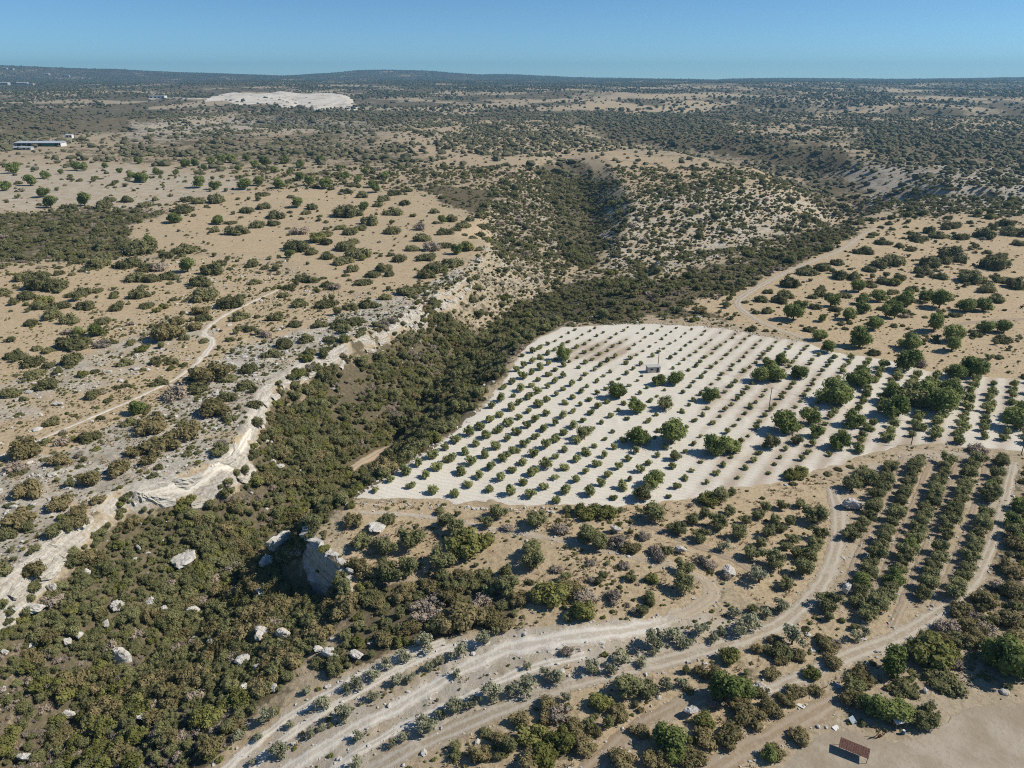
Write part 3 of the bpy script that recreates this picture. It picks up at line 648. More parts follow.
def trunk(kind, C, seed):
    R = np.random.default_rng(seed + 500); th = KIND[kind][7]; r = .035 if kind != 'olive' else .05
    top = np.array([R.uniform(-.04, .04), R.uniform(-.04, .04), th]); Vs, Fs, nb = [], [], 0
    segs = [((0, 0, -.06), top, r * 1.35, r)]
    for c in C[1:6]: segs.append((top - [0, 0, .02], top + (c - top) * .8, r * .6, r * .2))
    for s in segs:
        V, q = tube(*s); Vs.append(V); Fs.append(q + nb); nb += len(V)
    return mesh_np('trunk_' + kind, np.vstack(Vs), np.vstack(Fs), [M['trunk']], smooth=True)

PROTO = {}
for ki, kind in enumerate(KIND):
    PROTO[kind] = []
    for v in range(7 if kind in ('scrub', 'dome', 'young') else 5):
        me, C = crown(kind, 1000 * ki + v)
        PROTO[kind].append((me, trunk(kind, C, 1000 * ki + v) if KIND[kind][7] else None))

# occupancy of the ground: roads, fields, plants already standing
OX0, OY0, OW, OH = -800, 40, 1600, 1000
occ = np.zeros((OH, OW), bool)
def mark(x, y, r):
    i0, i1 = int(y - r - OY0), int(y + r - OY0) + 1; j0, j1 = int(x - r - OX0), int(x + r - OX0) + 1
    i0, j0 = max(i0, 0), max(j0, 0)
    if i1 <= i0 or j1 <= j0: return
    yy, xx = np.mgrid[i0:min(i1, OH), j0:min(j1, OW)]
    occ[i0:min(i1, OH), j0:min(j1, OW)] |= (xx + .5 + OX0 - x) ** 2 + (yy + .5 + OY0 - y) ** 2 < r * r
def free(x, y):
    i = np.clip((y - OY0).astype(int), 0, OH - 1); j = np.clip((x - OX0).astype(int), 0, OW - 1)
    return ~occ[i, j] | (y > OY0 + OH - 1)
for o in list(COL.objects):
    if o.type == 'MESH' and o.get('kind') == 'structure' and o.name != 'terrain' and not o.name.startswith('quarry'):
        n = len(o.data.vertices); c = np.zeros(n * 3, np.float32); o.data.vertices.foreach_get('co', c); c = c.reshape(-1, 3)
        for x, y in np.unique(np.round(c[:, :2]), axis=0): mark(x, y, .9)

ONES = ['', 'first', 'second', 'third', 'fourth', 'fifth', 'sixth', 'seventh', 'eighth', 'ninth', 'tenth', 'eleventh', 'twelfth', 'thirteenth',
        'fourteenth', 'fifteenth', 'sixteenth', 'seventeenth', 'eighteenth', 'nineteenth']
TENS = ['', '', 'twent', 'thirt', 'fort', 'fift', 'sixt', 'sevent', 'eight', 'ninet']
def nth(n):
    if n < 20: return ONES[n]
    return TENS[n // 10] + ('ieth' if n % 10 == 0 else 'y-' + ONES[n % 10])

SETS = {}                                    # group -> list of (root, px, py, adjective)
def plant(name, kind, x, y, dia, group, cat, parts=True, zs=None, register=True):
    """one plant: an Empty with trunk and crown, or (shrubs) a single mesh"""
    v = rng.integers(len(PROTO[kind])); cm, tm = PROTO[kind][v]
    z = float(Z(x, y)); zs = zs if zs else rng.uniform(.85, 1.18)
    if tm is not None and parts:
        root = bpy.data.objects.new(name, None); root.empty_display_size = .2
        for nm, me in (('trunk', tm), ('crown', cm)):
            c = bpy.data.objects.new(nm, me); c.parent = root; COL.objects.link(c)
    else:
        root = bpy.data.objects.new(name, cm)
    COL.objects.link(root)
    root.location = (x, y, z - .03 * dia); root.rotation_euler = (0, 0, rng.uniform(0, 6.28)); root.scale = (dia, dia * rng.uniform(.9, 1.1), dia * zs)
    root['category'] = cat; root['group'] = group
    mark(x, y, dia * .42)
    if register:
        px, py, _ = pj(x, y, z); SETS.setdefault(group, []).append((root, float(px), float(py)))
    return root

def from_px(items, kind):
    """crown centres in the photograph -> ground position and crown width in metres"""
    a = np.array(items, float); zc = KIND[kind][0]
    py = a[:, 1] + zc * a[:, 2] * .82
    g = at(a[:, 0], py); _, _, c = pj(g[:, 0], g[:, 1], g[:, 2])
    return g, a[:, 2] * c / F

def parse(s):
    out = []
    for t in s.split():
        k = ''
        while t[-1].isalpha(): k = t[-1] + k; t = t[:-1]
        x, y, d = t.split(','); out.append((float(x), float(y), float(d), k))
    return out
CODE = {'o': 'olive', 'b': 'broad', 'y': 'young', 'd': 'dome', 's': 'scrub', 'g': 'green', 'r': 'dry', 'v': 'silver'}
def plants(s, default, name, group, cat, shrub_name=None, shrub_group=None):
    it = parse(s); byk = {}
    for t in it: byk.setdefault(CODE.get(t[3], default), []).append(t[:3])
    for k, L in byk.items():
        g, D = from_px(L, k)
        for (x, y, z), d in zip(g, D):
            tree = KIND[k][7] > 0
            if tree or shrub_name is None: plant(name, k, x, y, d * 1.08, group, cat)
            else: plant(shrub_name, k, x, y, d * 1.1, shrub_group, 'shrub')

# --- bigger trees standing among the saplings of the white field
plants('564,355,15 618,391,20 636,407,17 658,380,14 675,378,17 665,404,17o 710,395,18 760,375,18 773,373,20 781,360,13 798,371,18 638,436,23 672,432,33 584,433,15o '
       '716,446,24 732,445,20 784,423,29 772,443,15o 797,440,12o 652,479,21 642,493,20o 675,455,13o 809,417,21 854,420,19 838,441,21 835,392,33 859,377,25 820,335,15 827,347,15 '
       '859,340,21 907,362,25 892,407,28 912,395,30o 925,396,30 940,402,30 955,371,20 972,367,24 1015,420,26 1022,412,22 946,394,26 816,432,14 768,362,12 895,395,22',
       'broad', 'broadleaf_tree', 'large trees among the orchard saplings', 'tree')
# --- trees on the tan plateau behind the orchard
plants('793,313,20 815,307,14d 848,315,13 874,323,18 886,312,15 862,308,14 894,313,15 934,324,22 954,335,20 985,326,18 1003,327,16 965,305,18 983,305,18 952,345,18 910,342,20 '
       '800,307,13 778,301,14d 831,301,16 845,296,12d 905,300,17 925,296,16 939,301,20 972,304,16d 998,300,18d 892,304,15 878,296,16 822,318,10 842,324,9d '
       '870,285,15d 884,282,16d 858,287,14 912,290,14d 893,293,12d 862,300,12 930,264,22d 955,257,28d 994,266,28d 1000,258,14d 970,280,24d 985,290,20d 1004,281,16d 1015,286,20d '
       '947,262,14d 925,272,16d 938,277,14d 893,262,22d 880,264,18d 900,279,14d 853,278,16d 838,277,18d 836,263,14d 862,252,16d 884,243,14d 900,246,12d 921,240,15d 940,236,16d 961,238,14d 985,236,24d 1010,232,20d 1006,224,16d 952,226,16d '
       '911,250,10d 912,238,10d 928,232,14d 975,246,8d 1018,244,12d 870,270,13d 822,269,16d 806,273,16d 790,285,18d 784,296,14d 820,290,13d 760,300,12d 768,312,12d 836,310,10d',
       'broad', 'plateau_tree', 'trees on the tan plateau behind the orchard', 'tree', 'plateau_bush', 'dark bushes on the tan plateau behind the orchard')
# --- shrubs on the left plateau beyond the gorge
plants('265,195,9 291,197,8 298,203,12b 312,208,12 306,213,10 264,207,14 278,216,20 274,224,15 258,226,16 301,231,19r 301,219,7 318,238,20g 327,235,13 327,243,14 297,248,24 313,253,14 290,254,11b 329,257,16 '
       '345,248,22 358,255,22 344,262,20 353,270,13 354,243,13 346,214,26 341,228,12 351,233,16 360,229,14 369,223,20 364,207,11b 378,205,10 362,196,13 384,200,13 395,194,14 376,189,10b 346,192,13 331,189,9 405,204,10 '
       '392,213,17 392,222,6b 393,232,19 419,228,13r 434,212,10 442,220,9b 452,220,13 464,226,16 470,220,9 483,227,11 479,235,10 472,238,7 446,233,16 422,239,19 412,249,15 431,248,18r 445,246,14 467,247,18g 457,250,12b '
       '427,258,18 452,264,20 436,269,22 425,276,16 391,255,10 400,260,15 384,269,17 390,275,10 373,275,16 363,283,15 407,292,22 307,280,14 290,288,12 329,285,12 283,296,12 420,290,12 ', 'dome', 'field_tree', 'trees on the bare tan field beyond the gorge', 'tree', 'field_shrub', 'shrubs on the bare tan field beyond the gorge')
plants('44,193,12b 51,203,14b 85,201,14b 105,207,16 110,200,12 128,200,15 145,205,14 137,211,11 119,211,11 155,200,8 187,200,13 198,202,13 216,201,18 185,211,18 174,218,14b 218,220,12b 231,223,10 236,232,24 214,231,12 247,211,14 '
       '188,250,22 142,250,34 167,256,16 149,241,11b 99,264,24 129,265,24 145,269,16 162,267,20r 188,266,17b 221,264,14 212,272,23 199,283,20 171,277,18 137,279,20 152,280,16 43,276,16 25,278,20 60,274,10 39,286,26 57,288,24 4,294,16 '
       '27,297,18 14,301,10 39,306,16 61,306,18 82,293,16 85,307,20 138,296,18 164,307,8g 206,297,26 231,304,28 51,316,22 251,265,13 254,283,12 117,309,14 114,297,10 147,306,14 240,297,12 265,268,10 '
       '32,324,14 72,321,17 104,322,16 97,330,16b 79,331,12b 74,344,34 19,356,19 37,349,11 48,351,12 34,363,20 74,361,24 57,372,12 49,366,13 35,375,18 46,385,24 11,394,20 24,399,10 84,374,11g 95,372,8 94,396,17 113,342,11 '
       '142,349,11g 132,343,11 156,362,14 173,362,12 138,408,17b 128,424,15 90,437,24 51,423,18 168,335,30s 200,311,16s 195,328,14s 239,318,18 209,376,30s 175,395,30r 198,389,22 216,409,32s 228,399,20 152,427,28s 188,432,26s 25,452,34s '
       '162,445,30s 61,442,16r 244,386,20 100,418,8 126,386,8 118,388,7 186,338,12 146,412,8s 158,414,9s 205,341,10 178,322,14s 60,460,22s 120,470,24s 90,480,24s 30,490,26s 150,460,18s 20,520,26s 60,505,24s 100,500,14s 135,452,16s 15,468,20r 80,455,10r '
       '230,418,16 255,405,14 250,370,18 270,355,16 285,345,20 305,340,18 320,325,18 295,325,14 340,325,18 265,335,14r 275,318,18 300,305,16 325,305,18 350,308,16 370,305,18 385,298,14 355,322,18 330,340,12 310,352,12 250,330,12 230,340,10',
       'dome', 'field_tree', 'lone trees on the rocky plateau beyond the gorge', 'tree', 'rocky_plateau_shrub', 'shrubs on the rocky plateau beyond the gorge')

# --- green trees along the far side of that plateau
plants('139,161,8 166,161,6 186,164,10 195,163,8 211,161,8 222,160,9 231,159,10 247,158,8 265,161,12 285,160,10 300,165,8 320,160,8 275,170,8 340,168,7 14,169,12 46,175,10 31,181,13 6,187,10 77,167,10 85,168,8 105,166,6 132,175,9 140,177,13 157,172,8 '
       '145,179,10 200,183,13 215,186,10 245,184,15 260,182,10 279,184,12 310,182,10 325,184,13 300,177,11 345,176,9 255,165,8 238,168,7 205,168,7 120,171,6 176,173,6 358,180,9 372,184,10 290,172,7 61,172,6 95,179,7 365,172,8 385,176,9',
       'broad', 'far_plateau_tree', 'green trees along the far side of the plateau', 'tree')
# --- olive grove in rows
def along(pts, sp):
    g = at([p[0] for p in pts], [p[1] for p in pts])[:, :2]; D = dens(g, .3)
    s = np.r_[0, np.cumsum(np.linalg.norm(np.diff(D, axis=0), axis=1))]; t = np.arange(0, s[-1], sp)
    return np.c_[np.interp(t, s, D[:, 0]), np.interp(t, s, D[:, 1])]
ROWS = [[(1001, 462), (990, 497), (980, 533), (968, 566), (953, 600)],
        [(976, 462), (962, 495), (948, 533), (934, 568), (921, 608)],
        [(948, 464), (932, 500), (917, 535), (902, 568), (884, 600), (866, 622)],
        [(919, 464), (903, 500), (890, 530), (876, 560), (862, 590), (853, 612)],
        [(890, 468), (877, 500), (868, 520), (850, 540)],
        [(866, 474), (852, 490)]]
grove = []
for ri, R_ in enumerate(ROWS):
    for k, (x, y) in enumerate(along(R_, 4.3)):
        if rng.random() < .05: continue
        o = plant('olive_tree', 'olive' if rng.random() < .93 else 'broad', x + rng.normal(0, .25), y + rng.normal(0, .25), rng.uniform(3.9, 5.3), 'olive trees of the dense grove', 'olive tree', register=False)
        o['label'] = 'olive tree in the %s grove row from outer track, %s from field edge' % (nth(ri + 1), nth(k + 1))
# --- loose small grove left of the dirt road
plants('677,527,18 692,519,14 704,513,12 717,522,20 701,535,17 723,545,14v 739,532,17 758,514,13 765,507,11 775,519,13 768,532,14 761,542,13 750,552,17 772,558,24 652,512,22 813,514,24 819,533,16 815,544,18 808,554,20 '
       '803,567,20 785,582,16 792,538,14 759,515,10 780,527,13 790,521,12 745,520,12 782,505,12 800,503,12 730,510,13 795,552,14 785,545,12 829,600,24 852,484,18 868,478,18 ', 'olive', 'grove_olive_tree', 'olive trees of the loose grove left of the dirt road', 'olive tree')
# --- silvery young trees on the stony terraces
plants('322,701,18 291,723,11 238,735,16 260,735,11 269,714,20 280,749,20 311,731,13 321,728,11 345,712,20 373,696,13 357,682,16 347,687,13 374,672,16 386,663,13 403,655,17 398,678,15 410,676,13 308,689,11 253,761,9 393,742,11 358,735,14 357,762,15 '
       '425,640,22 484,638,17 459,650,18 439,660,13 429,665,13 455,673,11 492,691,22 525,682,25 557,676,18 592,665,20 457,704,23 427,721,25 527,665,9 566,696,12 623,655,22 654,638,25 672,633,20 681,643,13 654,651,11 722,631,13 742,628,20 '
       '713,637,12 642,684,18 666,684,16 682,682,14 759,573,24 748,621,22 780,605,18 735,612,14 700,628,16 690,640,12 765,612,14 792,636,24 855,635,15 864,630,12 640,660,14 610,668,14 545,672,14 510,690,14 475,700,14 440,712,14 405,735,12', 'silver', 'terrace_tree', 'silvery young trees on the stony terraces', 'tree')
# --- bushes and trees of the near slopes
plants('412,537,26o 457,527,20o 443,556,26o 465,547,34g 484,541,22g 498,511,18o 487,522,13o 535,518,22o 508,527,14r 531,546,22o 533,560,22o 506,584,26o 408,566,24o 390,572,26o 386,545,22o 363,541,20o 324,549,12g 314,521,18o 357,566,20s 351,598,14s '
       '554,592,34g 540,596,22g 570,590,24s 596,511,20g 584,512,20g 607,513,18g 588,533,24o 560,529,20r 582,611,24g 468,615,40s 450,622,26s 423,609,30r 440,600,24r 507,625,16s 587,596,28r 612,598,20r 480,600,22r 490,622,20s 410,628,22s 385,640,24s '
       '645,536,16r 632,548,20s 660,556,20r 685,565,18o 684,583,22o 617,543,22r 600,543,18o 655,550,18r 710,564,18r 725,575,14r 700,560,14r 616,540,14r '
       '710,499,20g 719,494,18o 705,500,14g 732,492,10o 690,505,9r 800,472,18g 790,475,14g '
       '568,651,16r 627,682,30o 648,688,20o 600,702,22g 729,657,20g 724,688,34b 744,688,24b 668,735,34b 640,731,20s 621,760,28s 705,721,22g 750,717,26s 705,739,24s 730,735,28s 770,708,24s 770,753,16b 758,649,14s 772,673,14s '
       '831,662,20s 811,673,18g 859,676,24s 892,662,30b 929,655,38g 945,650,24g 959,665,18r 1008,657,44b 990,650,28b 973,627,26s 852,699,24s 878,706,26b 898,708,30b 927,714,24o 918,722,18o 866,704,20b 800,736,20s 777,754,18s 1020,640,28s '
       '585,745,26s 560,740,30g 535,735,28g 545,755,30g 520,720,22s 560,715,24r 575,725,22s 500,740,20s 480,755,20s 530,762,26s 595,730,16s 690,755,26s 655,760,24s 675,750,26b '
       '945,625,24r 960,610,22s 985,600,24s 1000,585,22r 1010,570,22s 1015,545,20s 1005,620,26s 1020,600,20s 985,632,24r 1012,520,16b 1018,505,16b 1020,540,14b 975,640,20s 940,640,18s '
       '780,660,14s 795,690,18s 760,690,18s 785,700,16s 740,705,20s 715,705,16r 700,672,14s 775,640,12s 820,640,14s 800,655,14s 835,645,14r 690,690,10s 640,710,8s 815,690,14s',
       'scrub', 'slope_tree', 'trees on the near slopes', 'tree', 'slope_bush', 'bushes on the near slopes')

# --- orchard saplings on their grid
OPX = OLEFT + OTOP[1:] + ORIGHT[::-1][1:] + OBOT[::-1][1:-1]
sap = []
ii, jj = np.meshgrid(np.arange(-12, 60), np.arange(-12, 60), indexing='ij')
sx = -22.24 + ii * 6.32 + jj * 3.494; sy = 195.98 - ii * 2.168 + jj * 5.096
sz = Z(sx, sy); spx, spy, sdep = pj(sx, sy, sz)
OPXn = np.array(OPX); 
okm = inside(spx, spy, OPX) & (spx < 1060)
dm, _, _ = near_line(spx, spy, np.c_[np.vstack([OPXn, OPXn[:1]]), np.zeros(len(OPXn) + 1)])
okm &= dm > np.where(spy < 360, 2.2, 3.5)
big = np.array([(r.location.x, r.location.y, r.scale[0]) for r, _, _ in SETS['large trees among the orchard saplings']])
lat = [(i, j) for i, j in zip(*np.nonzero(okm))]
rows_i = sorted({i for i, j in lat}); firstj = {i: min(j for a, j in lat if a == i) for i in rows_i}
cand = []
for i, j in lat:
    x, y = sx[i, j] + rng.normal(0, .3), sy[i, j] + rng.normal(0, .3)
    if (np.hypot(big[:, 0] - x, big[:, 1] - y) < big[:, 2] * .42).any() or rng.random() < .04: continue
    px, py = spx[i, j], spy[i, j]
    if abs(px - 655) < 12 and abs(py - 368) < 8: continue
    d = 3.35 * (1 - .40 * sm(px + (500 - py) * .6, 560, 720)) * rng.uniform(.72, 1.2)
    d *= 1 + .95 * sm(px, 800, 890) ; d *= 1 - .25 * (py < 345)
    cand.append((d * F / sdep[i, j], i, j, x, y, d))
cand.sort(reverse=True)
inview = [c for c in cand if 0 <= spx[c[1], c[2]] <= 1024]
for c in inview[:300]:
    _, i, j, x, y, d = c
    o = plant('young_orchard_tree', 'young', x, y, d, 'young orchard trees on the white field', 'young tree', zs=rng.uniform(.85, 1.25), register=False)
    o['label'] = 'young orchard tree in the %s row from the gorge, %s from the near field edge' % (nth(rows_i.index(i) + 1), nth(j - firstj[i] + 1))
rest_sap = inview[300:] + [c for c in cand if not (0 <= spx[c[1], c[2]] <= 1024)]

# ---------------------------------------------------------------- scattered brush: the largest singly, the rest as masses
def gn_scatter(name, pts, protos, label, cat):
    """pts rows: x y z sx sz rot index"""
    me = bpy.data.meshes.new(name); P = np.array(pts, np.float32)
    me.vertices.add(len(P)); me.vertices.foreach_set('co', P[:, :3].ravel())
    for an, ty, dat, key in (('sc', 'FLOAT_VECTOR', P[:, [3, 3, 4]], 'vector'), ('rt', 'FLOAT_VECTOR', np.c_[np.zeros((len(P), 2)), P[:, 5]], 'vector'), ('pick', 'INT', P[:, 6].astype(np.int32), 'value')):
        a = me.attributes.new(an, ty, 'POINT'); a.data.foreach_set(key, np.ascontiguousarray(dat).ravel())
    o = obj(name, me, kind='stuff', label=label, category=cat)
    t = bpy.data.node_groups.new(name, 'GeometryNodeTree')
    t.interface.new_socket('Geometry', in_out='INPUT', socket_type='NodeSocketGeometry'); t.interface.new_socket('Geometry', in_out='OUTPUT', socket_type='NodeSocketGeometry')
    gi, go = t.nodes.new('NodeGroupInput'), t.nodes.new('NodeGroupOutput')
    jn = t.nodes.new('GeometryNodeJoinGeometry'); ip = t.nodes.new('GeometryNodeInstanceOnPoints')
    for p in protos:
        oi = t.nodes.new('GeometryNodeObjectInfo'); oi.inputs[0].default_value = p; oi.inputs['As Instance'].default_value = True
        t.links.new(oi.outputs['Geometry'], jn.inputs[0])
    def na(n, ty):
        x = t.nodes.new('GeometryNodeInputNamedAttribute'); x.data_type = ty; x.inputs[0].default_value = n; return x.outputs[0]
    t.links.new(gi.outputs[0], ip.inputs['Points']); t.links.new(jn.outputs[0], ip.inputs['Instance'])
    ip.inputs['Pick Instance'].default_value = True
    t.links.new(na('pick', 'INT'), ip.inputs['Instance Index'])
    t.links.new(na('sc', 'FLOAT_VECTOR'), ip.inputs['Scale'])
    er = t.nodes.new('FunctionNodeEulerToRotation'); t.links.new(na('rt', 'FLOAT_VECTOR'), er.inputs[0]); t.links.new(er.outputs[0], ip.inputs['Rotation'])
    t.links.new(ip.outputs[0], go.inputs[0])
    md = o.modifiers.new('scatter', 'NODES'); md.node_group = t
    return o

def grid_pts(sp, r0, r1, half=40, jit=.48):
    R1 = r1; xs = np.arange(-R1 * math.sin(math.radians(half)), R1 * math.sin(math.radians(half)), sp); ys = np.arange(max(40, r0 * .7), R1, sp)
    x, y = np.meshgrid(xs, ys); x = x.ravel() + rng.uniform(-jit, jit, x.size) * sp; y = y.ravel() + rng.uniform(-jit, jit, y.size) * sp
    r = np.hypot(x, y); a = np.degrees(np.abs(np.arctan2(x, y))); k = (r > r0) & (r < r1) & (a < half)
    return x[k], y[k]

def first_mesh(kind, n=3):                   # plants already standing whose mesh the masses repeat
    out = []
    for me, _ in PROTO[kind]:
        for o in COL.objects:
            if o.data is me: out.append(o); break
        if len(out) == n: break
    return out

def rows_of(L, per):
    L = sorted(L, key=lambda t: -t[2]); return [sorted(L[i:i + per], key=lambda t: t[1]) for i in range(0, len(L), per)]

# ---------------------------------------------------------------- limestone: boulders, ledges, crag, rubble
def rock_mesh(name, seed, cs=CS4, planes=11, noise=.06):
    R = np.random.default_rng(seed); u, q = cs
    n = R.normal(size=(planes, 3)); n /= np.linalg.norm(n, axis=1)[:, None]; h = R.uniform(.45, .95, planes)
    dn = u @ n.T; r = np.where(dn > .12, h / np.maximum(dn, .12), 9).min(1).clip(.3, 1.15)
    r = r * (1 + noise * R.normal(size=len(u)))
    return mesh_np(name, u * r[:, None], q, [M['rock']])
ROCKS = [rock_mesh('limestone', 300 + i, CS7, 8, .07) for i in range(7)]
def boulder(name, px, py, wpx, hpx, label, group=None, cat='boulder', tilt=.3, k=None):
    g = at([px], [py + hpx * .35])[0]; _, _, c = pj(*g); m = c / F
    o = obj(name, ROCKS[rng.integers(len(ROCKS)) if k is None else k], label=label, category=cat)
    if group: o['group'] = group
    sxr = wpx * m * .44; szr = hpx * m * .52
    o.location = (g[0], g[1], g[2] + szr * .35 + .8); o.scale = (sxr, sxr * rng.uniform(.6, .9), szr); o.rotation_euler = (rng.uniform(-tilt, tilt), rng.uniform(-tilt, tilt), rng.uniform(-.5, .5))
    mark(g[0], g[1], sxr * .6); return o
BL = [(185, 560, 32, 10, 'long flat pale slab lying in the upper gorge brush'), (118, 607, 15, 11, 'pale boulder above a smaller one in the brown brush'), (107, 624, 9, 8, 'small boulder just below a larger pale boulder in brush'),
      (37, 608, 23, 10, 'broad low boulder near the gorge\'s outer slope'), (69, 643, 10, 10, 'round pale boulder, lower of a close pair'), (81, 637, 8, 8, 'small round boulder, upper of a close pair'), (123, 656, 18, 20, 'upright pale crag in the middle of the gorge brush'),
      (216, 645, 15, 18, 'pale block beside the twin boulders in the gorge'), (264, 635, 24, 18, 'large angular pale block, bigger of the twin boulders'), (284, 635, 15, 15, 'angular pale block, smaller of the twin boulders'), (281, 643, 8, 6, 'little wedge of rock under the twin boulders'),
      (244, 661, 17, 11, 'grey boulder below the twin boulders, upper one'), (260, 670, 13, 11, 'grey boulder below the twin boulders, lower one'), (151, 602, 13, 7, 'flat rock in a loose chain across the gorge brush'), (165, 608, 9, 6, 'small rock in the middle of a chain of three'),
      (193, 611, 14, 7, 'flat rock at the end of a chain of three'), (200, 528, 8, 7, 'small white rock below the scree fan'), (139, 549, 6, 6, 'tiny white rock below the cliff edge'), (88, 573, 9, 5, 'thin pale rock below the cliff edge'), (53, 588, 11, 12, 'pale jagged rock below the cliff edge near the frame side'),
      (69, 716, 16, 9, 'low pale rock beside the bright green brush'), (28, 758, 22, 11, 'pale rock outcrop at the bottom corner of the gorge'), (162, 740, 7, 6, 'small white rock near the bottom of the gorge'), (142, 718, 12, 8, 'pale rock with a dark hollow in the gorge bottom'), (195, 640, 6, 8, 'narrow white rock beside the pale block'),
      (246, 688, 9, 14, 'tall grey rock at the foot of the terraces'), (274, 688, 8, 9, 'slanted tan rock at the foot of the terraces'), (264, 593, 15, 14, 'pale crag in front of the dark cave'), (7, 653, 9, 7, 'small pale rock at the frame side, middle height'), (4, 691, 9, 7, 'small pale rock at the frame side, lower'), (16, 610, 9, 8, 'small white rock beside the broad low boulder'),
      (350, 572, 9, 8, 'white rock on the cliff lip beside the cave'), (344, 602, 16, 8, 'jagged white rock on the lower cliff lip'), (377, 529, 22, 7, 'pale broken slab on the tan shelf above the cave'), (330, 655, 18, 6, 'tan ledge above the terrace rows'), (318, 651, 12, 5, 'small tan ledge above the terrace rows'), (358, 655, 16, 6, 'whitish ledge at the upper end of the terraces'),
      (615, 530, 14, 6, 'heap of white stones on the brown bank'), (680, 551, 12, 5, 'pale stones along the brown bank'), (730, 571, 16, 9, 'grey stone heap at the end of the brown bank'), (762, 690, 22, 8, 'pile of white stones beside the dark bush'), (690, 712, 18, 8, 'grey stone pile by the short tan track'), (846, 590, 14, 12, 'grey stone heap between track and olive rows'), (852, 505, 20, 10, 'bluish grey heap of cut branches and stones by the grove')]
for px_, py_, w_, h_, l_ in BL: boulder('limestone_boulder', px_, py_, w_, h_, l_)
# crag with a dark cave under its lip, on the gorge edge below the orchard corner
def crag():
    root = bpy.data.objects.new('limestone_crag', None); COL.objects.link(root)
    root['label'] = 'overhanging limestone crag with a dark cave on the gorge edge'; root['category'] = 'crag'
    g = at([318], [552])[0]; root.location = g
    def piece(nm, px, py, dz, s, rot, k):
        q = bp(px, py, g[2] + dz); o = obj(nm, ROCKS[k], root); o.location = (q[0] - g[0], q[1] - g[1], dz); o.scale = s; o.rotation_euler = rot
        mark(q[0], q[1], s[0] * .8)
    piece('outer_wall', 281, 541, -6.5, (4.2, 1.3, 3.0), (.1, -.25, .75), 4)
    piece('outer_wall', 268, 560, -9.5, (2.4, 1.1, 1.8), (.1, .2, .9), 5)
    piece('shoulder', 352, 592, -4.2, (2.0, 3.2, 2.2), (0, 0, .1), 6)
    piece('lip_block', 316, 547, -.4, (2.6, 1.6, .8), (0, .05, -.4), 0)
    piece('lip_block', 334, 556, -.9, (2.8, 1.5, .9), (0, 0, -.5), 1)
    piece('lip_block', 345, 566, -1.4, (1.8, 1.6, 1.0), (0, 0, -.9), 2)
    lip = dens(at([314, 307, 305, 312, 325, 337, 344, 344, 348], [522, 532, 542, 549, 554, 561, 571, 586, 602])[:, :2], .45)
    n, m_ = len(lip), 22; T = np.gradient(lip, axis=0); T /= np.linalg.norm(T, axis=1)[:, None]; NN = np.c_[T[:, 1], -T[:, 0]]
    f = np.linspace(0, 1, m_)[None, :]; zt = Z(lip[:, 0] - NN[:, 0] * 2.0, lip[:, 1] - NN[:, 1] * 2.0)
    zt = np.convolve(np.pad(zt, 8, mode='edge'), np.ones(17) / 17, 'valid') + .25
    prof = np.interp(f, [0, .04, .1, .45, .7, 1], [-1.6, -.2, .5, -1.9, -.8, 1.6])
    si = np.arange(n)[:, None] * .45
    prof = prof + 2.6 * fbm(si / 2.2 + 0 * f, f * 5 + 0 * si, 5, 4) * np.minimum(1, f * 8 + .3)
    X = lip[:, 0:1] - NN[:, 0:1] * prof * SIDE; Y = lip[:, 1:2] - NN[:, 1:2] * prof * SIDE
    zz = zt[:, None] - 10.5 * np.maximum(f - .07, 0) + .35 * fbm(si / 1.2 + 0 * f, f * 9 + 0 * si, 9, 3)
    ii = np.arange(n * m_).reshape(n, m_); Fq = np.stack([ii[:-1, :-1], ii[1:, :-1], ii[1:, 1:], ii[:-1, 1:]], -1).reshape(-1, 4)
    o = obj('cave_wall', mesh_np('cave_wall', np.stack([X - g[0], Y - g[1], zz - g[2]], -1).reshape(-1, 3), Fq, [M['rock']]), root)
SIDE = -1.0
crag()
# ledges on the gorge rim: bedded limestone faces, one after the other
Lr = dens(LRIM[2:15, :2], .6); Lr = Lr + np.stack([fbm(Lr[:, 0] / 9, Lr[:, 1] / 9, 141, 3), fbm(Lr[:, 0] / 9, Lr[:, 1] / 9, 142, 3)], -1) * 2.2
sL = np.r_[0, np.cumsum(np.linalg.norm(np.diff(Lr, axis=0), axis=1))]
TT = np.gradient(Lr, axis=0); TT = np.stack([np.convolve(np.pad(TT[:, i], 6, mode='edge'), np.ones(13) / 13, 'valid') for i in (0, 1)], -1)
TT /= np.linalg.norm(TT, axis=1)[:, None] + 1e-9; NL = np.c_[TT[:, 1], -TT[:, 0]]
zin = Z(Lr[:, 0] - NL[:, 0] * 1.5, Lr[:, 1] - NL[:, 1] * 1.5); zin = np.convolve(np.pad(zin, 5, mode='edge'), np.ones(11) / 11, 'valid')
for i_ in range(0, len(Lr), 3):
    if Lr[i_, 1] < 330:
        if fbm(np.array([Lr[i_, 0] / 7]), np.array([Lr[i_, 1] / 7]), 171, 3)[0] < -.12: continue
        for o_ in (.2, 1.6, 3.0): mark(Lr[i_, 0] + NL[i_, 0] * o_, Lr[i_, 1] + NL[i_, 1] * o_, 1.1)
q = 0.0; ledges = []
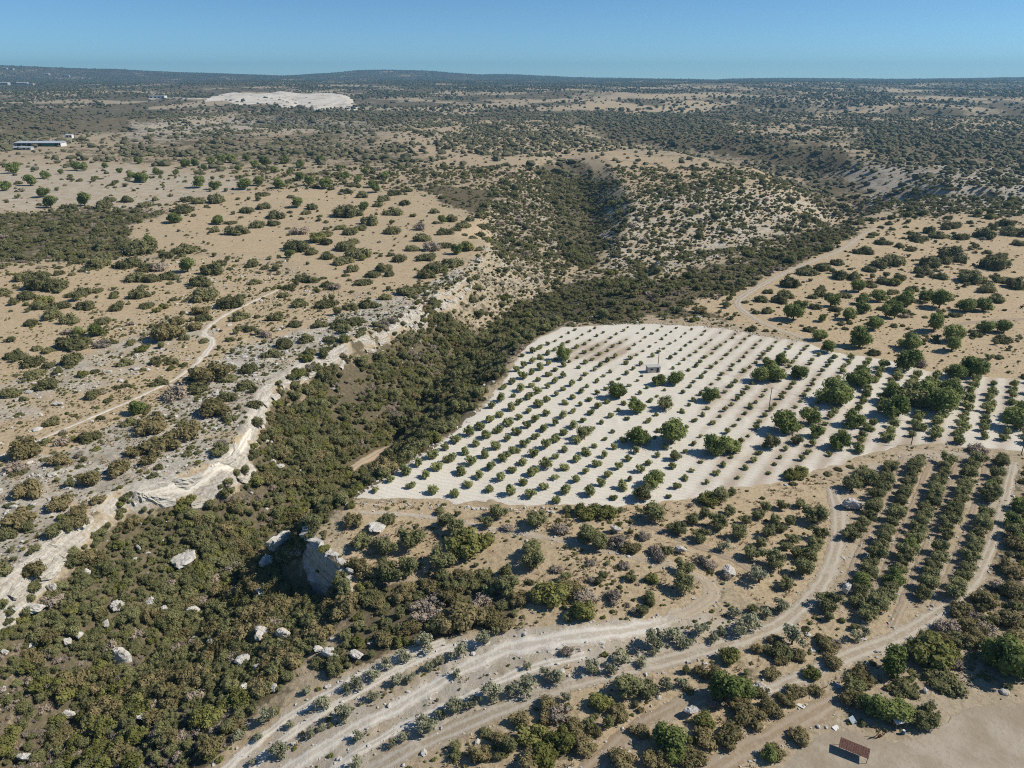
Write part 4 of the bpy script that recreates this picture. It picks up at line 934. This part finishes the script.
while q < sL[-1] - 5:
    for tier in range(2):
        L_ = rng.uniform(6, 15) if tier == 0 else rng.uniform(4, 9)
        q0 = q if tier == 0 else q + rng.uniform(0, 6)
        k = np.nonzero((sL >= q0) & (sL <= q0 + L_))[0]
        if len(k) < 6: continue
        px_, py_, _ = pj(Lr[k[0], 0], Lr[k[0], 1], zin[k[0]])
        if not (-30 < px_ < 1030 and py_ < 775): continue
        if tier == 1 and rng.random() < .35: continue
        out0 = 0.2 if tier == 0 else rng.uniform(3.0, 5.0)
        hgt = rng.uniform(2.0, 3.8) if tier == 0 else rng.uniform(1.0, 2.2)
        n_, m_ = len(k), 13; f = np.linspace(0, 1, m_)[None]; si = sL[k][:, None]; ph = rng.uniform(0, 50)
        fade = np.minimum(1, np.minimum(np.arange(n_), np.arange(n_)[::-1]) / 4.0)[:, None]
        step_ = np.floor(f * 5) / 5
        out = out0 + np.where(f < .12, -2.2 + f * 18, 0) + (step_ * .9 + .55 * fbm(si / 1.6 + ph + 0 * f, step_ * 9 + 0 * si, 151, 3) + .35 * fbm(si / .7 + ph + 0 * f, f * 6 + 0 * si, 152, 2)) * (f >= .12)
        X = Lr[k, 0:1] + NL[k, 0:1] * out; Y = Lr[k, 1:2] + NL[k, 1:2] * out
        if tier == 0: zt = zin[k][:, None] + .35 * fbm(si / 3 + ph, si * 0, 153, 2)
        else: zt = Z(Lr[k, 0] + NL[k, 0] * (out0 - 1.0), Lr[k, 1] + NL[k, 1] * (out0 - 1.0))[:, None] + .3
        zz = zt - .1 - (hgt * np.maximum(f - .12, 0) / .88) * (.35 + .65 * fade) - (1 - fade) * .5 - np.where(f < .06, .5, 0) - np.where(f > .95, .8, 0)
        ii_ = np.arange(n_ * m_).reshape(n_, m_); Fq = np.stack([ii_[:-1, :-1], ii_[1:, :-1], ii_[1:, 1:], ii_[:-1, 1:]], -1).reshape(-1, 4)
        c0 = np.array([X.mean(), Y.mean(), zz.mean()])
        o = obj('limestone_ledge', mesh_np('ledge', np.stack([X, Y, zz], -1).reshape(-1, 3) - c0, Fq, [M['ledge']]), category='rock ledge', group='limestone ledges along the gorge rim'); o.location = c0
        ledges.append(o)
        for i_ in k[::3]: mark(Lr[i_, 0] + NL[i_, 0] * (out0 + 1), Lr[i_, 1] + NL[i_, 1] * (out0 + 1), 1.2)
    q += rng.uniform(6.5, 14)
for i, o in enumerate(ledges): o['label'] = 'weathered limestone ledge, %s along the gorge rim from the near end' % nth(i + 1)
cq = at([290, 300, 312, 325, 336], [572, 572, 574, 578, 584])
for q_ in cq: mark(q_[0], q_[1], 3.2)
# gorge bushes
x, y = grid_pts(1.5, 60, 620, 52); z = Z(x, y)
patch = sm(fbm(x / 17, y / 17, 97, 3), -.55, .05); pp = pj(x, y, z); up_ = sm(pp[1], 465, 400)
k = free(x, y) & (rng.random(len(x)) < cover('gor', x, y, z) * (.72 + .28 * sm(pp[1], 440, 560)) * (1 - up_ * (1 - patch) * .75 - .15 * up_)); x, y, z = x[k], y[k], z[k]
px, py, c = pj(x, y, z)
d = np.clip(rng.lognormal(1.03, .40, len(x)) * (1 + .55 * fbm(x / 13, y / 13, 161, 2)) * (1 - .12 * sm(py, 440, 560)), 1.0, 6.5)
hue = fbm(x / 26, y / 26, 81, 3) + .25 * np.exp(-((px - 90) / 80) ** 2 - ((py - 720) / 50) ** 2) * 3 + .5 * np.exp(-((px - 200) / 60) ** 2 - ((py - 600) / 90) ** 2)
u = rng.random(len(x))
kind = np.where(hue > .32, np.where(u < .62, 'green', 'scrub'), np.where(u < .15 + .1 * (hue < -.3), 'dry', np.where(u < .28, 'dome', np.where(u < .28 + .22 * sm(py, 520, 440), 'olive', 'scrub'))))
seen = visible(x, y, z + 1.5) & (px > 0) & (px < 1024) & (py < 775)
order = np.argsort(-(d * F / c) * seen)
for i in order[:290]: plant('gorge_bush', str(kind[i]), x[i], y[i], d[i] * 1.05, 'large bushes filling the gorge', 'bush', parts=False, zs=rng.uniform(.9, 1.3))
gorge_rest = order[290:]

# plateau and slope bushes in the middle distance
x2, y2 = grid_pts(4.0, 60, 950, 48); z2 = Z(x2, y2)
clump = sm(fbm(x2 / 30, y2 / 30, 83, 3) * .6 + fbm(x2 / 11, y2 / 11, 84, 2) * .5, -.35, .35)
k = free(x2, y2) & (rng.random(len(x2)) < cover('den', x2, y2, z2) * (.35 + 1.0 * clump)); x2, y2, z2 = x2[k], y2[k], z2[k]
d2 = np.clip(rng.lognormal(.88, .50, len(x2)) * (1 + .22 * sm(np.hypot(x2, y2), 420, 620)), .8, 8.5)

protos, pick0 = [], {}
for kd in ('scrub', 'green', 'dome', 'dry', 'olive'):
    L = first_mesh(kd, 4); pick0[kd] = (len(protos), len(L)); protos += L
def pick(kd): a, n = pick0[kd]; return len(protos) - 1 - (a + rng.integers(n)) if False else a + rng.integers(n)
pts = [(x[i], y[i], z[i] - .05 * d[i], d[i], d[i] * rng.uniform(.85, 1.3), rng.uniform(0, 6.28), pick(kind[i])) for i in gorge_rest]
gn_scatter('gorge_scrub', pts, protos, 'dense brown and green scrub covering the gorge slopes', 'scrub')
u2 = rng.random(len(x2)); k2 = np.where(u2 < .60, 'dome', np.where(u2 < .85, 'scrub', np.where(u2 < .93, 'dry', 'green')))
pts = [(x2[i], y2[i], z2[i] - .04 * d2[i], d2[i], d2[i] * rng.uniform(.8, 1.15), rng.uniform(0, 6.28), pick(k2[i])) for i in range(len(x2))]
gn_scatter('hillside_scrub', pts, protos, 'scattered dark scrub on the rocky plateau and hillsides', 'scrub')
# low tufts and dwarf shrubs
_a, _b = grid_pts(1.6, 60, 430, 50), grid_pts(3.0, 430, 800, 42); x3, y3 = np.r_[_a[0], _b[0]], np.r_[_a[1], _b[1]]; z3 = Z(x3, y3)
clump = sm(fbm(x3 / 9, y3 / 9, 85, 3), -.45, .3)
k = free(x3, y3) & (rng.random(len(x3)) < cover('low', x3, y3, z3) * 1.7 * clump) & (cover('gor', x3, y3, z3) < .6); x3, y3, z3 = x3[k], y3[k], z3[k]
u3 = rng.random(len(x3)); d3 = np.clip(rng.lognormal(-.4, .45, len(x3)), .3, 1.9) * (1 + .7 * (y3 > 400)); k3 = np.where(u3 < .74, 'dry', np.where(u3 < .96, 'scrub', 'green'))
pts = [(x3[i], y3[i], z3[i] - .05, d3[i], d3[i] * rng.uniform(.7, 1.0), rng.uniform(0, 6.28), pick(k3[i])) for i in range(len(x3))]
gn_scatter('dwarf_shrubs', pts, protos, 'low dry tufts and dwarf shrubs on the stony ground', 'tufts')
def dry_grass():
    gx, gy = grid_pts(1.05, 62, 300, 50); gz = Z(gx, gy)
    k = free(gx, gy) & (rng.random(len(gx)) < .55 * cover('straw', gx, gy, gz) * sm(fbm(gx / 5, gy / 5, 95, 3), -.25, .5)) & (cover('gor', gx, gy, gz) < .5)
    gx, gy, gz = gx[k], gy[k], gz[k]; n, b = len(gx), 9
    a = rng.uniform(0, 6.28, (n, b)); lean = rng.uniform(.05, .45, (n, b)); hh = rng.uniform(.2, .6, (n, b)); ww = rng.uniform(.07, .18, (n, b)); sp = rng.uniform(0, .5, (n, b))
    ca, sa = np.cos(a), np.sin(a); bx, by = gx[:, None] + ca * sp, gy[:, None] + sa * sp
    P = lambda du, z_: np.stack([bx - sa * ww * du + ca * lean * z_ / .5, by + ca * ww * du + sa * lean * z_ / .5, gz[:, None] + z_ - .02], -1)
    z0 = np.zeros((n, b)); V = np.stack([P(-1, z0), P(1, z0), P(.25, hh), P(-.25, hh)], 2)
    leaf = np.repeat(np.clip(rng.normal(.5, .25, n * b), 0, 1), 4)
    obj('dry_grass', mesh_np('dry_grass', V.reshape(-1, 3), np.arange(n * b * 4).reshape(-1, 4), [M['straw']], attrs={'leaf': ('FLOAT', leaf)}), kind='stuff', label='dry straw-coloured grass tufts on the slopes', category='grass')
dry_grass()
yp = first_mesh('young', 5)
pts = [(c_[3], c_[4], float(Z(c_[3], c_[4])) - .05, c_[5], c_[5] * rng.uniform(.85, 1.2), rng.uniform(0, 6.28), rng.integers(len(yp))) for c_ in rest_sap]
gn_scatter('far_saplings', pts, yp, 'small far saplings along the top rows of the white field', 'saplings')

# far woods and brush: one mass of small crowns
def blobs(name, x, y, d, label, flat=.62):
    z = Z(x, y); t = (1 + 5 ** .5) / 2
    iv = np.array([(-1, t, 0), (1, t, 0), (-1, -t, 0), (1, -t, 0), (0, -1, t), (0, 1, t), (0, -1, -t), (0, 1, -t), (t, 0, -1), (t, 0, 1), (-t, 0, -1), (-t, 0, 1)], float); iv /= np.linalg.norm(iv[0])
    ifc = np.array([(0, 11, 5), (0, 5, 1), (0, 1, 7), (0, 7, 10), (0, 10, 11), (1, 5, 9), (5, 11, 4), (11, 10, 2), (10, 7, 6), (7, 1, 8), (3, 9, 4), (3, 4, 2), (3, 2, 6), (3, 6, 8), (3, 8, 9), (4, 9, 5), (2, 4, 11), (6, 2, 10), (8, 6, 7), (9, 8, 1)])
    n = len(x); a = rng.uniform(0, 6.28, n); ca, sa = np.cos(a)[:, None], np.sin(a)[:, None]
    J = iv[None] * (1 + rng.normal(0, .2, (n, 12, 1))); ex = rng.uniform(.75, 1.35, (n, 1))
    X = J[..., 0] * ex; Y = J[..., 1]
    V = np.stack([x[:, None] + (X * ca - Y * sa) * d[:, None] / 2, y[:, None] + (X * sa + Y * ca) * d[:, None] / 2, z[:, None] + (J[..., 2] * flat + flat * .6) * d[:, None] / 2], -1)
    Fc = ifc[None] + (np.arange(n) * 12)[:, None, None]
    leaf = np.repeat(np.clip(rng.normal(.5, .25, n), 0, 1), 12)
    obj(name, mesh_np(name, V.reshape(-1, 3), Fc.reshape(-1, 3), [M['far']], attrs={'leaf': ('FLOAT', leaf)}), kind='stuff', label=label, category='scrub')
x4, y4 = grid_pts(9.0, 950, 2400, 39); z4 = Z(x4, y4)
cl = sm(fbm(x4 / 60, y4 / 90, 87, 4) + .8 * fbm(x4 / 420, y4 / 520, 88, 2), -.3, .35); k = rng.random(len(x4)) < np.maximum(cover('den', x4, y4, z4) * (.26 + 1.2 * cl), .95 * sm(cover('scrub', x4, y4, z4), .65, .9) * (.6 + .4 * cl)); x4, y4 = x4[k], y4[k]
blobs('distant_scrub', x4, y4, np.clip(rng.lognormal(1.55, .48, len(x4)), 2, 14), 'scattered dark scrub on the distant slopes')
x5, y5 = grid_pts(19, 2400, 11800, 40); z5 = Z(x5, y5)
cl = sm(fbm(x5 / 300, y5 / 500, 89, 4), -.2, .22); k = rng.random(len(x5)) < np.maximum(.10 + .70 * cl, .42 * sm(np.hypot(x5, y5), 6000, 8500)) * cover('den', x5, y5, z5) * 1.2; x5, y5 = x5[k], y5[k]
blobs('distant_woods', x5, y5, np.clip(rng.lognormal(2.1, .35, len(x5)), 5, 20), 'dark wooded belt along the horizon', .75)

# loose stones
def rubble(name, x, y, d, label):
    u, q = CS2; n = len(x); z = Z(x, y)
    V = u[None] * (1 + rng.normal(0, .2, (n, len(u), 1))); ex = rng.uniform(.6, 1.4, (n, 1, 3)) * np.array([1, 1, .6]); V = V * ex * (d / 2)[:, None, None]
    V = V + np.stack([x, y, z + d * .1], -1)[:, None]
    obj(name, mesh_np(name, V.reshape(-1, 3), (q[None] + (np.arange(n) * len(u))[:, None, None]).reshape(-1, 4), [M['rock']]), kind='stuff', label=label, category='stones')
x6, y6 = grid_pts(1.6, 60, 520, 50); z6 = Z(x6, y6)
k = free(x6, y6) & (rng.random(len(x6)) < np.maximum(cover('rock', x6, y6, z6) - .1, 0) * .75 * sm(fbm(x6 / 7, y6 / 7, 91, 3), -.3, .5)); x6, y6 = x6[k], y6[k]
rubble('loose_stones', x6, y6, np.clip(rng.lognormal(-.25, .5, len(x6)), .3, 2.4), 'pale loose stones strewn over the rocky ground')
vs = []
for o in COL.objects:
    if o.get('category') in ('road', 'strip') and o.type == 'MESH':
        c = np.zeros(len(o.data.vertices) * 3, np.float32); o.data.vertices.foreach_get('co', c); c = c.reshape(-1, 7, 3)
        for e_ in (0, 6):
            e2 = c[:, e_, :2]; e2 = e2[(rng.random(len(e2)) < .55) & (np.hypot(e2[:, 0], e2[:, 1]) < 330)]; vs.append(e2 + rng.normal(0, .55, e2.shape))
vs = np.vstack(vs); rubble('verge_stones', vs[:, 0], vs[:, 1], np.clip(rng.lognormal(-1.0, .45, len(vs)), .15, 1.1), 'loose stones thrown up along the dirt tracks')
bpts = np.vstack([dens(at([p[0] for p in L], [p[1] for p in L])[:, :2], .5) for L in (OLEFT[:8], [(360, 503), (420, 505), (480, 508), (560, 511)], OTOP[1:6])])
bpts = bpts + rng.normal(0, .7, bpts.shape); kk = rng.random(len(bpts)) < .55; bpts = bpts[kk]
rubble('field_edge_stones', bpts[:, 0], bpts[:, 1], rng.uniform(.3, 1.1, len(bpts)), 'low line of pale stones along the white field edge')

# ---------------------------------------------------------------- labels of the scattered individuals
PHR = {'green trees along the far side of the plateau': ('green tree far across the plateau', 9),
       'large trees among the orchard saplings': ('leafy tree among the white field saplings', 8),
       'trees on the tan plateau behind the orchard': ('green tree on the tan plateau behind the orchard', 6),
       'dark bushes on the tan plateau behind the orchard': ('dark bush on the tan plateau behind orchard', 9),
       'trees on the bare tan field beyond the gorge': ('tree on the bare field beyond the gorge', 5),
       'shrubs on the bare tan field beyond the gorge': ('dark shrub on the bare field beyond gorge', 10),
       'lone trees on the rocky plateau beyond the gorge': ('lone tree on plateau beyond the gorge', 5),
       'shrubs on the rocky plateau beyond the gorge': ('shrub on rocky plateau beyond the gorge', 12),
       'olive trees of the loose grove left of the dirt road': ('olive tree in the small loose grove', 7),
       'silvery young trees on the stony terraces': ('silvery young tree on the stony terraces', 8),
       'trees on the near slopes': ('tree on the near brushy slopes', 7), 'bushes on the near slopes': ('bush on the near slopes', 10),
       'large bushes filling the gorge': ('large bush in the dense gorge', 16)}
TONE = {'crown_scrub': 'brown-green', 'crown_green': 'bright green', 'crown_dry': 'grey dry', 'crown_dome': 'dark', 'crown_olive': 'grey-green', 'crown_broad': 'dark green', 'crown_young': 'green', 'crown_silver': 'silvery'}
for g_, L in SETS.items():
    ph, per = PHR[g_]
    R_ = rows_of(L, per); 
    for ri, row in enumerate(R_):
        for ci, (o, _, _) in enumerate(row):
            me = o.data if o.data else [c_ for c_ in o.children if c_.name.startswith('crown')][0].data
            tone = TONE[me.name.split('.')[0]]
            if tone.split()[0] in ph: tone = ''
            ph2 = ph.replace('dark ', '').replace('green ', '') if tone else ph
            o['label'] = ('%s %s, %s row back, %s from left' % (tone, ph2, nth(ri + 1), nth(ci + 1))).strip()

# ---------------------------------------------------------------- built things
def part(name, V, Fq, mat, parent=None, **k):
    me = bpy.data.meshes.new(name); me.from_pydata([tuple(v) for v in V], [], [tuple(int(i) for i in f) for f in Fq]); me.materials.append(mat); me.update()
    return obj(name, me, parent, **k)
def box(x0, x1, y0, y1, z0, z1):
    V = [(x, y, z) for z in (z0, z1) for y in (y0, y1) for x in (x0, x1)]
    return V, [(0, 2, 3, 1), (4, 5, 7, 6), (0, 1, 5, 4), (2, 6, 7, 3), (0, 4, 6, 2), (1, 3, 7, 5)]
def empty(name, loc, rz, label, cat, group=None):
    o = bpy.data.objects.new(name, None); COL.objects.link(o); o.location = loc; o.rotation_euler = (0, 0, rz); o['label'] = label; o['category'] = cat
    if group: o['group'] = group
    return o
M['rust'] = plain('rusty_sheet', (.115, .062, .05), .9, .35, 2.5, .12); M['wood'] = plain('grey_wood', (.20, .16, .12), .9, .3, 5)
M['concrete'] = plain('concrete', (.42, .41, .39), .9, .2, 2); M['white'] = plain('white_paint', (.62, .61, .58), .7, .1, 1.5); M['steel'] = plain('galvanised', (.42, .45, .48), .5, .2, 2, .4)
M['blue'] = plain('blue_plastic', (.05, .13, .26), .5, .25, 3, .3); M['dark'] = plain('dark_opening', (.03, .03, .03), .9, .2, 2); M['pole'] = plain('pole_wood', (.11, .085, .065), .9, .3, 4)
M['panel'] = plain('blue_panel', (.22, .29, .34), .6, .2, 2, .3); M['greennet'] = plain('green_net', (.03, .12, .08), .9, .2, 2); M['brown'] = plain('rusty_brown', (.16, .07, .035), .9, .3, 4)

def corrugated(x0, x1, y0, y1, zf, th=.05, n=26):
    V, Fq = [], []
    for k in range(n + 1):
        x = x0 + (x1 - x0) * k / n; dz = .045 * (k % 2)
        for y in (y0, y1):
            z = zf(y) + dz; V += [(x, y, z), (x, y, z - th)]
    for k in range(n):
        a = k * 4; b = a + 4
        Fq += [(a, b, b + 2, a + 2), (a + 1, a + 3, b + 3, b + 1), (a, a + 1, b + 1, b), (a + 2, b + 2, b + 3, a + 3)]
    Fq += [(0, 2, 3, 1), (n * 4, n * 4 + 1, n * 4 + 3, n * 4 + 2)]
    return V, Fq
def shelter():
    g = at([853], [754])[0]
    e = empty('open_shelter', g, -.55, 'open shelter with a rusty red sheet roof in the dirt yard', 'shelter'); e.scale = (.84, .66, .66)
    for i in range(3):
        y0 = -1.6 + i * 1.07; part('roof_sheet', *corrugated(-2.9, 2.9, y0, y0 + 1.09, lambda y: 2.25 + .11 * y + .012 * i), M['rust'], e)
    for x in (-2.7, 0, 2.7):
        for y in (-1.45, 1.4):
            V, q = tube((x, y, -.1), (x, y, 2.2 + .11 * y - .05), .07, .06); part('post', V, q, M['wood'], e)
    for y in (-1.45, 1.4): part('beam', *box(-2.85, 2.85, y - .05, y + .05, 2.06 + .11 * y, 2.17 + .11 * y), M['wood'], e)
    mark(g[0], g[1], 3)
shelter()
def hut():
    g = at([654], [373])[0]
    e = empty('block_hut', g, .16, 'small flat-roofed grey block hut in the white field', 'hut')
    part('wall', *box(-2.6, 2.6, 0, 2.8, -.3, 2.5), M['concrete'], e)
    part('roof_slab', *box(-2.8, 2.8, -.2, 3.0, 2.503, 2.68), M['concrete'], e)
    d = part('door', *box(1.0, 1.9, -.06, -.004, 0, 2.0), M['dark'], e); part('handle', *box(1.1, 1.16, -.10, -.062, .95, 1.07), M['steel'], d)
    wd = part('window', *box(-1.6, -.6, -.05, -.004, 1.1, 1.9), M['dark'], e); part('sill', *box(-1.7, -.5, -.14, -.004, 1.0, 1.095), M['white'], wd)
    part('sunlit_side', *box(2.604, 2.66, .05, 2.75, -.2, 2.45), M['white'], e)  # white panel paints the sunlight on this side wall into its colour
hut()
tops = []
PB = [(1021, 455), (911, 445), (769, 408), (658, 366)]
WH = ['beside the last saplings at the frame side', 'at the corner of olive grove and white field', 'standing alone among the white field saplings', 'behind the small block hut']
for (px_, py_), wh in zip(PB, WH):
    g = at([px_], [py_])[0]; e = empty('utility_pole', g, 0, 'thin dark wooden utility pole ' + wh, 'utility pole', 'utility poles across the white field')
    V, q = tube((0, 0, -.3), (0, 0, 8.2), .15, .10, 8); part('shaft', V, q, M['pole'], e)
    V, q = tube((0, 0, 8.15), (0, 0, 8.27), .13, .05, 8); part('cap', V, q, M['pole'], e)
    part('crossarm', *box(-.55, .55, -.16, -.09, 7.75, 7.87), M['pole'], e)
    for sx_ in (-.48, .48):
        V, q = tube((sx_, -.125, 7.872), (sx_, -.125, 8.02), .05, .03, 6); part('insulator', V, q, M['white'], e)
    tops.append(g + [0, -.12, 8.0])
d_ = tops[1] - tops[0]; tops.insert(0, tops[0] - d_ * .9)
for i in range(len(tops) - 1):
    for k, sx_ in enumerate((-.48, .48)):
        A, B = tops[i] + [sx_, 0, 0], tops[i + 1] + [sx_, 0, 0]; Vs, Fs, nb = [], [], 0; Pn = [A + (B - A) * t - np.array([0, 0, 2.2 * 4 * t * (1 - t) * .5]) for t in np.linspace(0, 1, 13)]
        for a, b in zip(Pn[:-1], Pn[1:]):
            V, q = tube(a, b, .022, .022, 4); Vs.append(V); Fs.append(q + nb); nb += len(V)
        part('power_cable', np.vstack(Vs), np.vstack(Fs), M['pole'], label='thin sagging power cable, %s span from the frame side, %s wire' % (nth(i + 1), ('gorge side', 'outer')[k]), category='cable', group='power cables across the white field')
# clutter under the yard trees
def clutter():
    g = at([852], [722])[0]; e = empty('tilted_panel', g, .5, 'pale blue tilted panel in the shade left of the yard tree', 'panel')
    part('sheet', [(-.6, -.5, .25), (.6, -.5, .25), (.6, .5, .9), (-.6, .5, .9), (-.6, -.5, .19), (.6, -.5, .19), (.6, .5, .84), (-.6, .5, .84)], [(0, 1, 2, 3), (7, 6, 5, 4), (0, 4, 5, 1), (2, 6, 7, 3), (1, 5, 6, 2), (3, 7, 4, 0)], M['panel'], e)
    for x_ in (-.52, .52): part('leg', *box(x_ - .04, x_ + .04, .36, .44, -.05, .78), M['wood'], e); part('leg', *box(x_ - .04, x_ + .04, -.44, -.36, -.05, .25), M['wood'], e)
    g = at([899], [728])[0]; e = empty('lean_to', g, .2, 'small white-roofed lean-to between the two yard trees', 'lean-to')
    part('roof_sheet', *corrugated(-1.2, 1.2, -.5, .6, lambda y: 1.75 + .15 * y, n=16), M['white'], e)
    for x_ in (-1.05, 1.05):
        for y_ in (-.42, .5): V, q = tube((x_, y_, -.1), (x_, y_, 1.69 + .15 * y_), .05, .05); part('post', V, q, M['wood'], e)
    part('back_panel', *box(-1.05, 1.05, .54, .58, 0, 1.78), M['brown'], e)
    for px_, py_, mt, lb, nm in ((903, 734, 'blue', 'blue barrel in front of the white-roofed lean-to', 'barrel'), (674, 752, 'blue', 'blue barrel half hidden under the green tree by the tan track', 'barrel')):
        g = at([px_], [py_])[0]; e = empty(nm, g, 0, lb, 'barrel')
        prof = [(0, .26), (.05, .29), (.3, .29), (.33, .305), (.36, .29), (.6, .29), (.63, .305), (.66, .29), (.9, .28), (.93, .25)]; n = 14; V, Fq = [], []
        for zz, r in prof: V += [(r * math.cos(6.2832 * i / n), r * math.sin(6.2832 * i / n), zz) for i in range(n)]
        for k in range(len(prof) - 1): Fq += [(k * n + i, k * n + (i + 1) % n, (k + 1) * n + (i + 1) % n, (k + 1) * n + i) for i in range(n)]
        part('shell', V, Fq, M[mt], e); part('lid', [(.245 * math.cos(6.2832 * i / n), .245 * math.sin(6.2832 * i / n), .925) for i in range(n)], [tuple(range(n))], M['white'], e)
    g = at([876], [736])[0]; e = empty('scrap_heap', g, .4, 'rusty brown scrap leaning under the large yard tree', 'scrap')
    part('sheet', *box(-.7, .1, -.04, 0, 0, 1.5), M['brown'], e).rotation_euler = (.25, 0, .2)
    part('sheet', *box(-.1, .6, -.34, -.30, 0, 1.1), M['rust'], e).rotation_euler = (.35, 0, -.3)
    V, q = tube((.4, -.6, 0), (-.2, .1, 1.7), .05, .05); part('pipe', V, q, M['brown'], e)
    for px_, py_, l_ in ((801, 706, 'white sheet of scrap lying left of the yard track'), (838, 686, 'pale turquoise sheet lying beside the bushes above the yard'), (836, 728, 'white stone block at the corner of the dirt yard')):
        g = at([px_], [py_])[0]; o = part('scrap_sheet', *box(-.7, .7, -.45, .45, .0, .09), M['panel' if 'turquoise' in l_ else 'white'], label=l_, category='sheet'); o.location = g; o.rotation_euler = (.12, .1, rng.uniform(0, 3))
clutter()
def house(name, px_, py_, L_, D_, Hh, rz, label, roof='flat', wins=5, mat='white', group=None):
    g = at([px_], [py_])[0]; e = empty(name, g, rz, label, 'building', group)
    part('wall', *box(-L_ / 2, L_ / 2, 0, D_, -3, Hh), M[mat], e)
    if roof == 'flat': part('roof', *box(-L_ / 2 - .4, L_ / 2 + .4, -.4, D_ + .4, Hh + .003, Hh + .5), M['white'], e)
    else:
        V = [(-L_ / 2 - .5, -.6, Hh), (L_ / 2 + .5, -.6, Hh), (L_ / 2 + .5, D_ + .6, Hh), (-L_ / 2 - .5, D_ + .6, Hh), (-L_ / 2 - .5, D_ / 2, Hh + D_ * .16), (L_ / 2 + .5, D_ / 2, Hh + D_ * .16)]
        part('roof', V, [(0, 1, 5, 4), (2, 3, 4, 5), (0, 4, 3), (1, 2, 5), (0, 3, 2, 1)], M['steel'], e)
    for k in range(wins):
        x0 = -L_ / 2 + (k + .25) * L_ / wins; part('window', *box(x0, x0 + L_ / wins * .5, -.08, -.004, Hh * .25, Hh * .75), M['dark'], e)
def far_barn():
    g = at([41], [146])[0]; e = empty('long_barn', g, .02, 'long low white-roofed farm building far across the plateau', 'barn')
    part('roof', [(-36, -9, 5.2), (36, -9, 5.2), (36, 9, 7.0), (-36, 9, 7.0), (-36, -9, 4.8), (36, -9, 4.8), (36, 9, 6.6), (-36, 9, 6.6)], [(0, 1, 2, 3), (7, 6, 5, 4), (0, 4, 5, 1), (2, 6, 7, 3), (1, 5, 6, 2), (3, 7, 4, 0)], M['steel'], e)
    part('back_wall', *box(-35, 35, 8.2, 8.6, -2, 6.5), M['concrete'], e)
    for s_ in (-1, 1): part('end_wall', *box(s_ * 35 - .2, s_ * 35 + .2, -8.5, 8.19, -2, 4.8), M['white'], e)
    for k in range(9): part('pillar', *box(-32 + k * 8 - .25, -32 + k * 8 + .25, -8.6, -8.1, -2, 4.78), M['white'], e)
    part('net_screen', *box(8, 26, -8.95, -8.7, -1, 4.5), M['greennet'], e)
far_barn()
house('farm_shed', 22, 150, 26, 8, 3.5, .0, 'low grey shed just in front of the long white farm building', 'gable', 4, 'concrete')
house('farm_shed', 69, 138, 10, 8, 5, .1, 'tiny pale shed beside the far end of the long farm building', 'gable', 2)
house('quarry_shed', 157, 99, 60, 30, 12, .05, 'pale block building beside the white quarry bank', 'flat', 4)
for k_, (px_, py_, L_, lb) in enumerate([(4, 69.5, 60, 'white horizon house nearest the frame corner'), (11, 70, 46, 'second white horizon house from the frame corner'), (3, 85, 70, 'white far house below the horizon at the frame side'), (13, 84.5, 60, 'second white far house below the horizon'), (22, 85, 66, 'third white far house below the horizon'), (29, 86, 50, 'last white far house of the low row'), (47, 75, 40, 'lone white house in the dark far woods'), (66, 77, 60, 'pale house on the horizon slope right of the lone one')]):
    house('far_house', px_, py_, L_, 25, 14, rng.uniform(-.2, .2), lb, 'flat' if k_ % 2 else 'gable', 4, 'concrete', 'white houses on the far horizon')

# ---------------------------------------------------------------- haze over the whole landscape
def haze():
    V, q = box(-14500, 14500, -1500, 14500, -75, 380)
    m = bpy.data.materials.new('haze_air'); m.use_nodes = True; t = m.node_tree; t.nodes.clear()
    out = t.nodes.new('ShaderNodeOutputMaterial'); pv = t.nodes.new('ShaderNodeVolumePrincipled')
    pv.inputs['Color'].default_value = (.30, .62, .88, 1); pv.inputs['Density'].default_value = 7e-5; pv.inputs['Anisotropy'].default_value = .2
    t.links.new(pv.outputs[0], out.inputs['Volume'])
    part('haze', V, q, m, kind='stuff', label='thin blue haze over the whole landscape', category='haze')
haze()
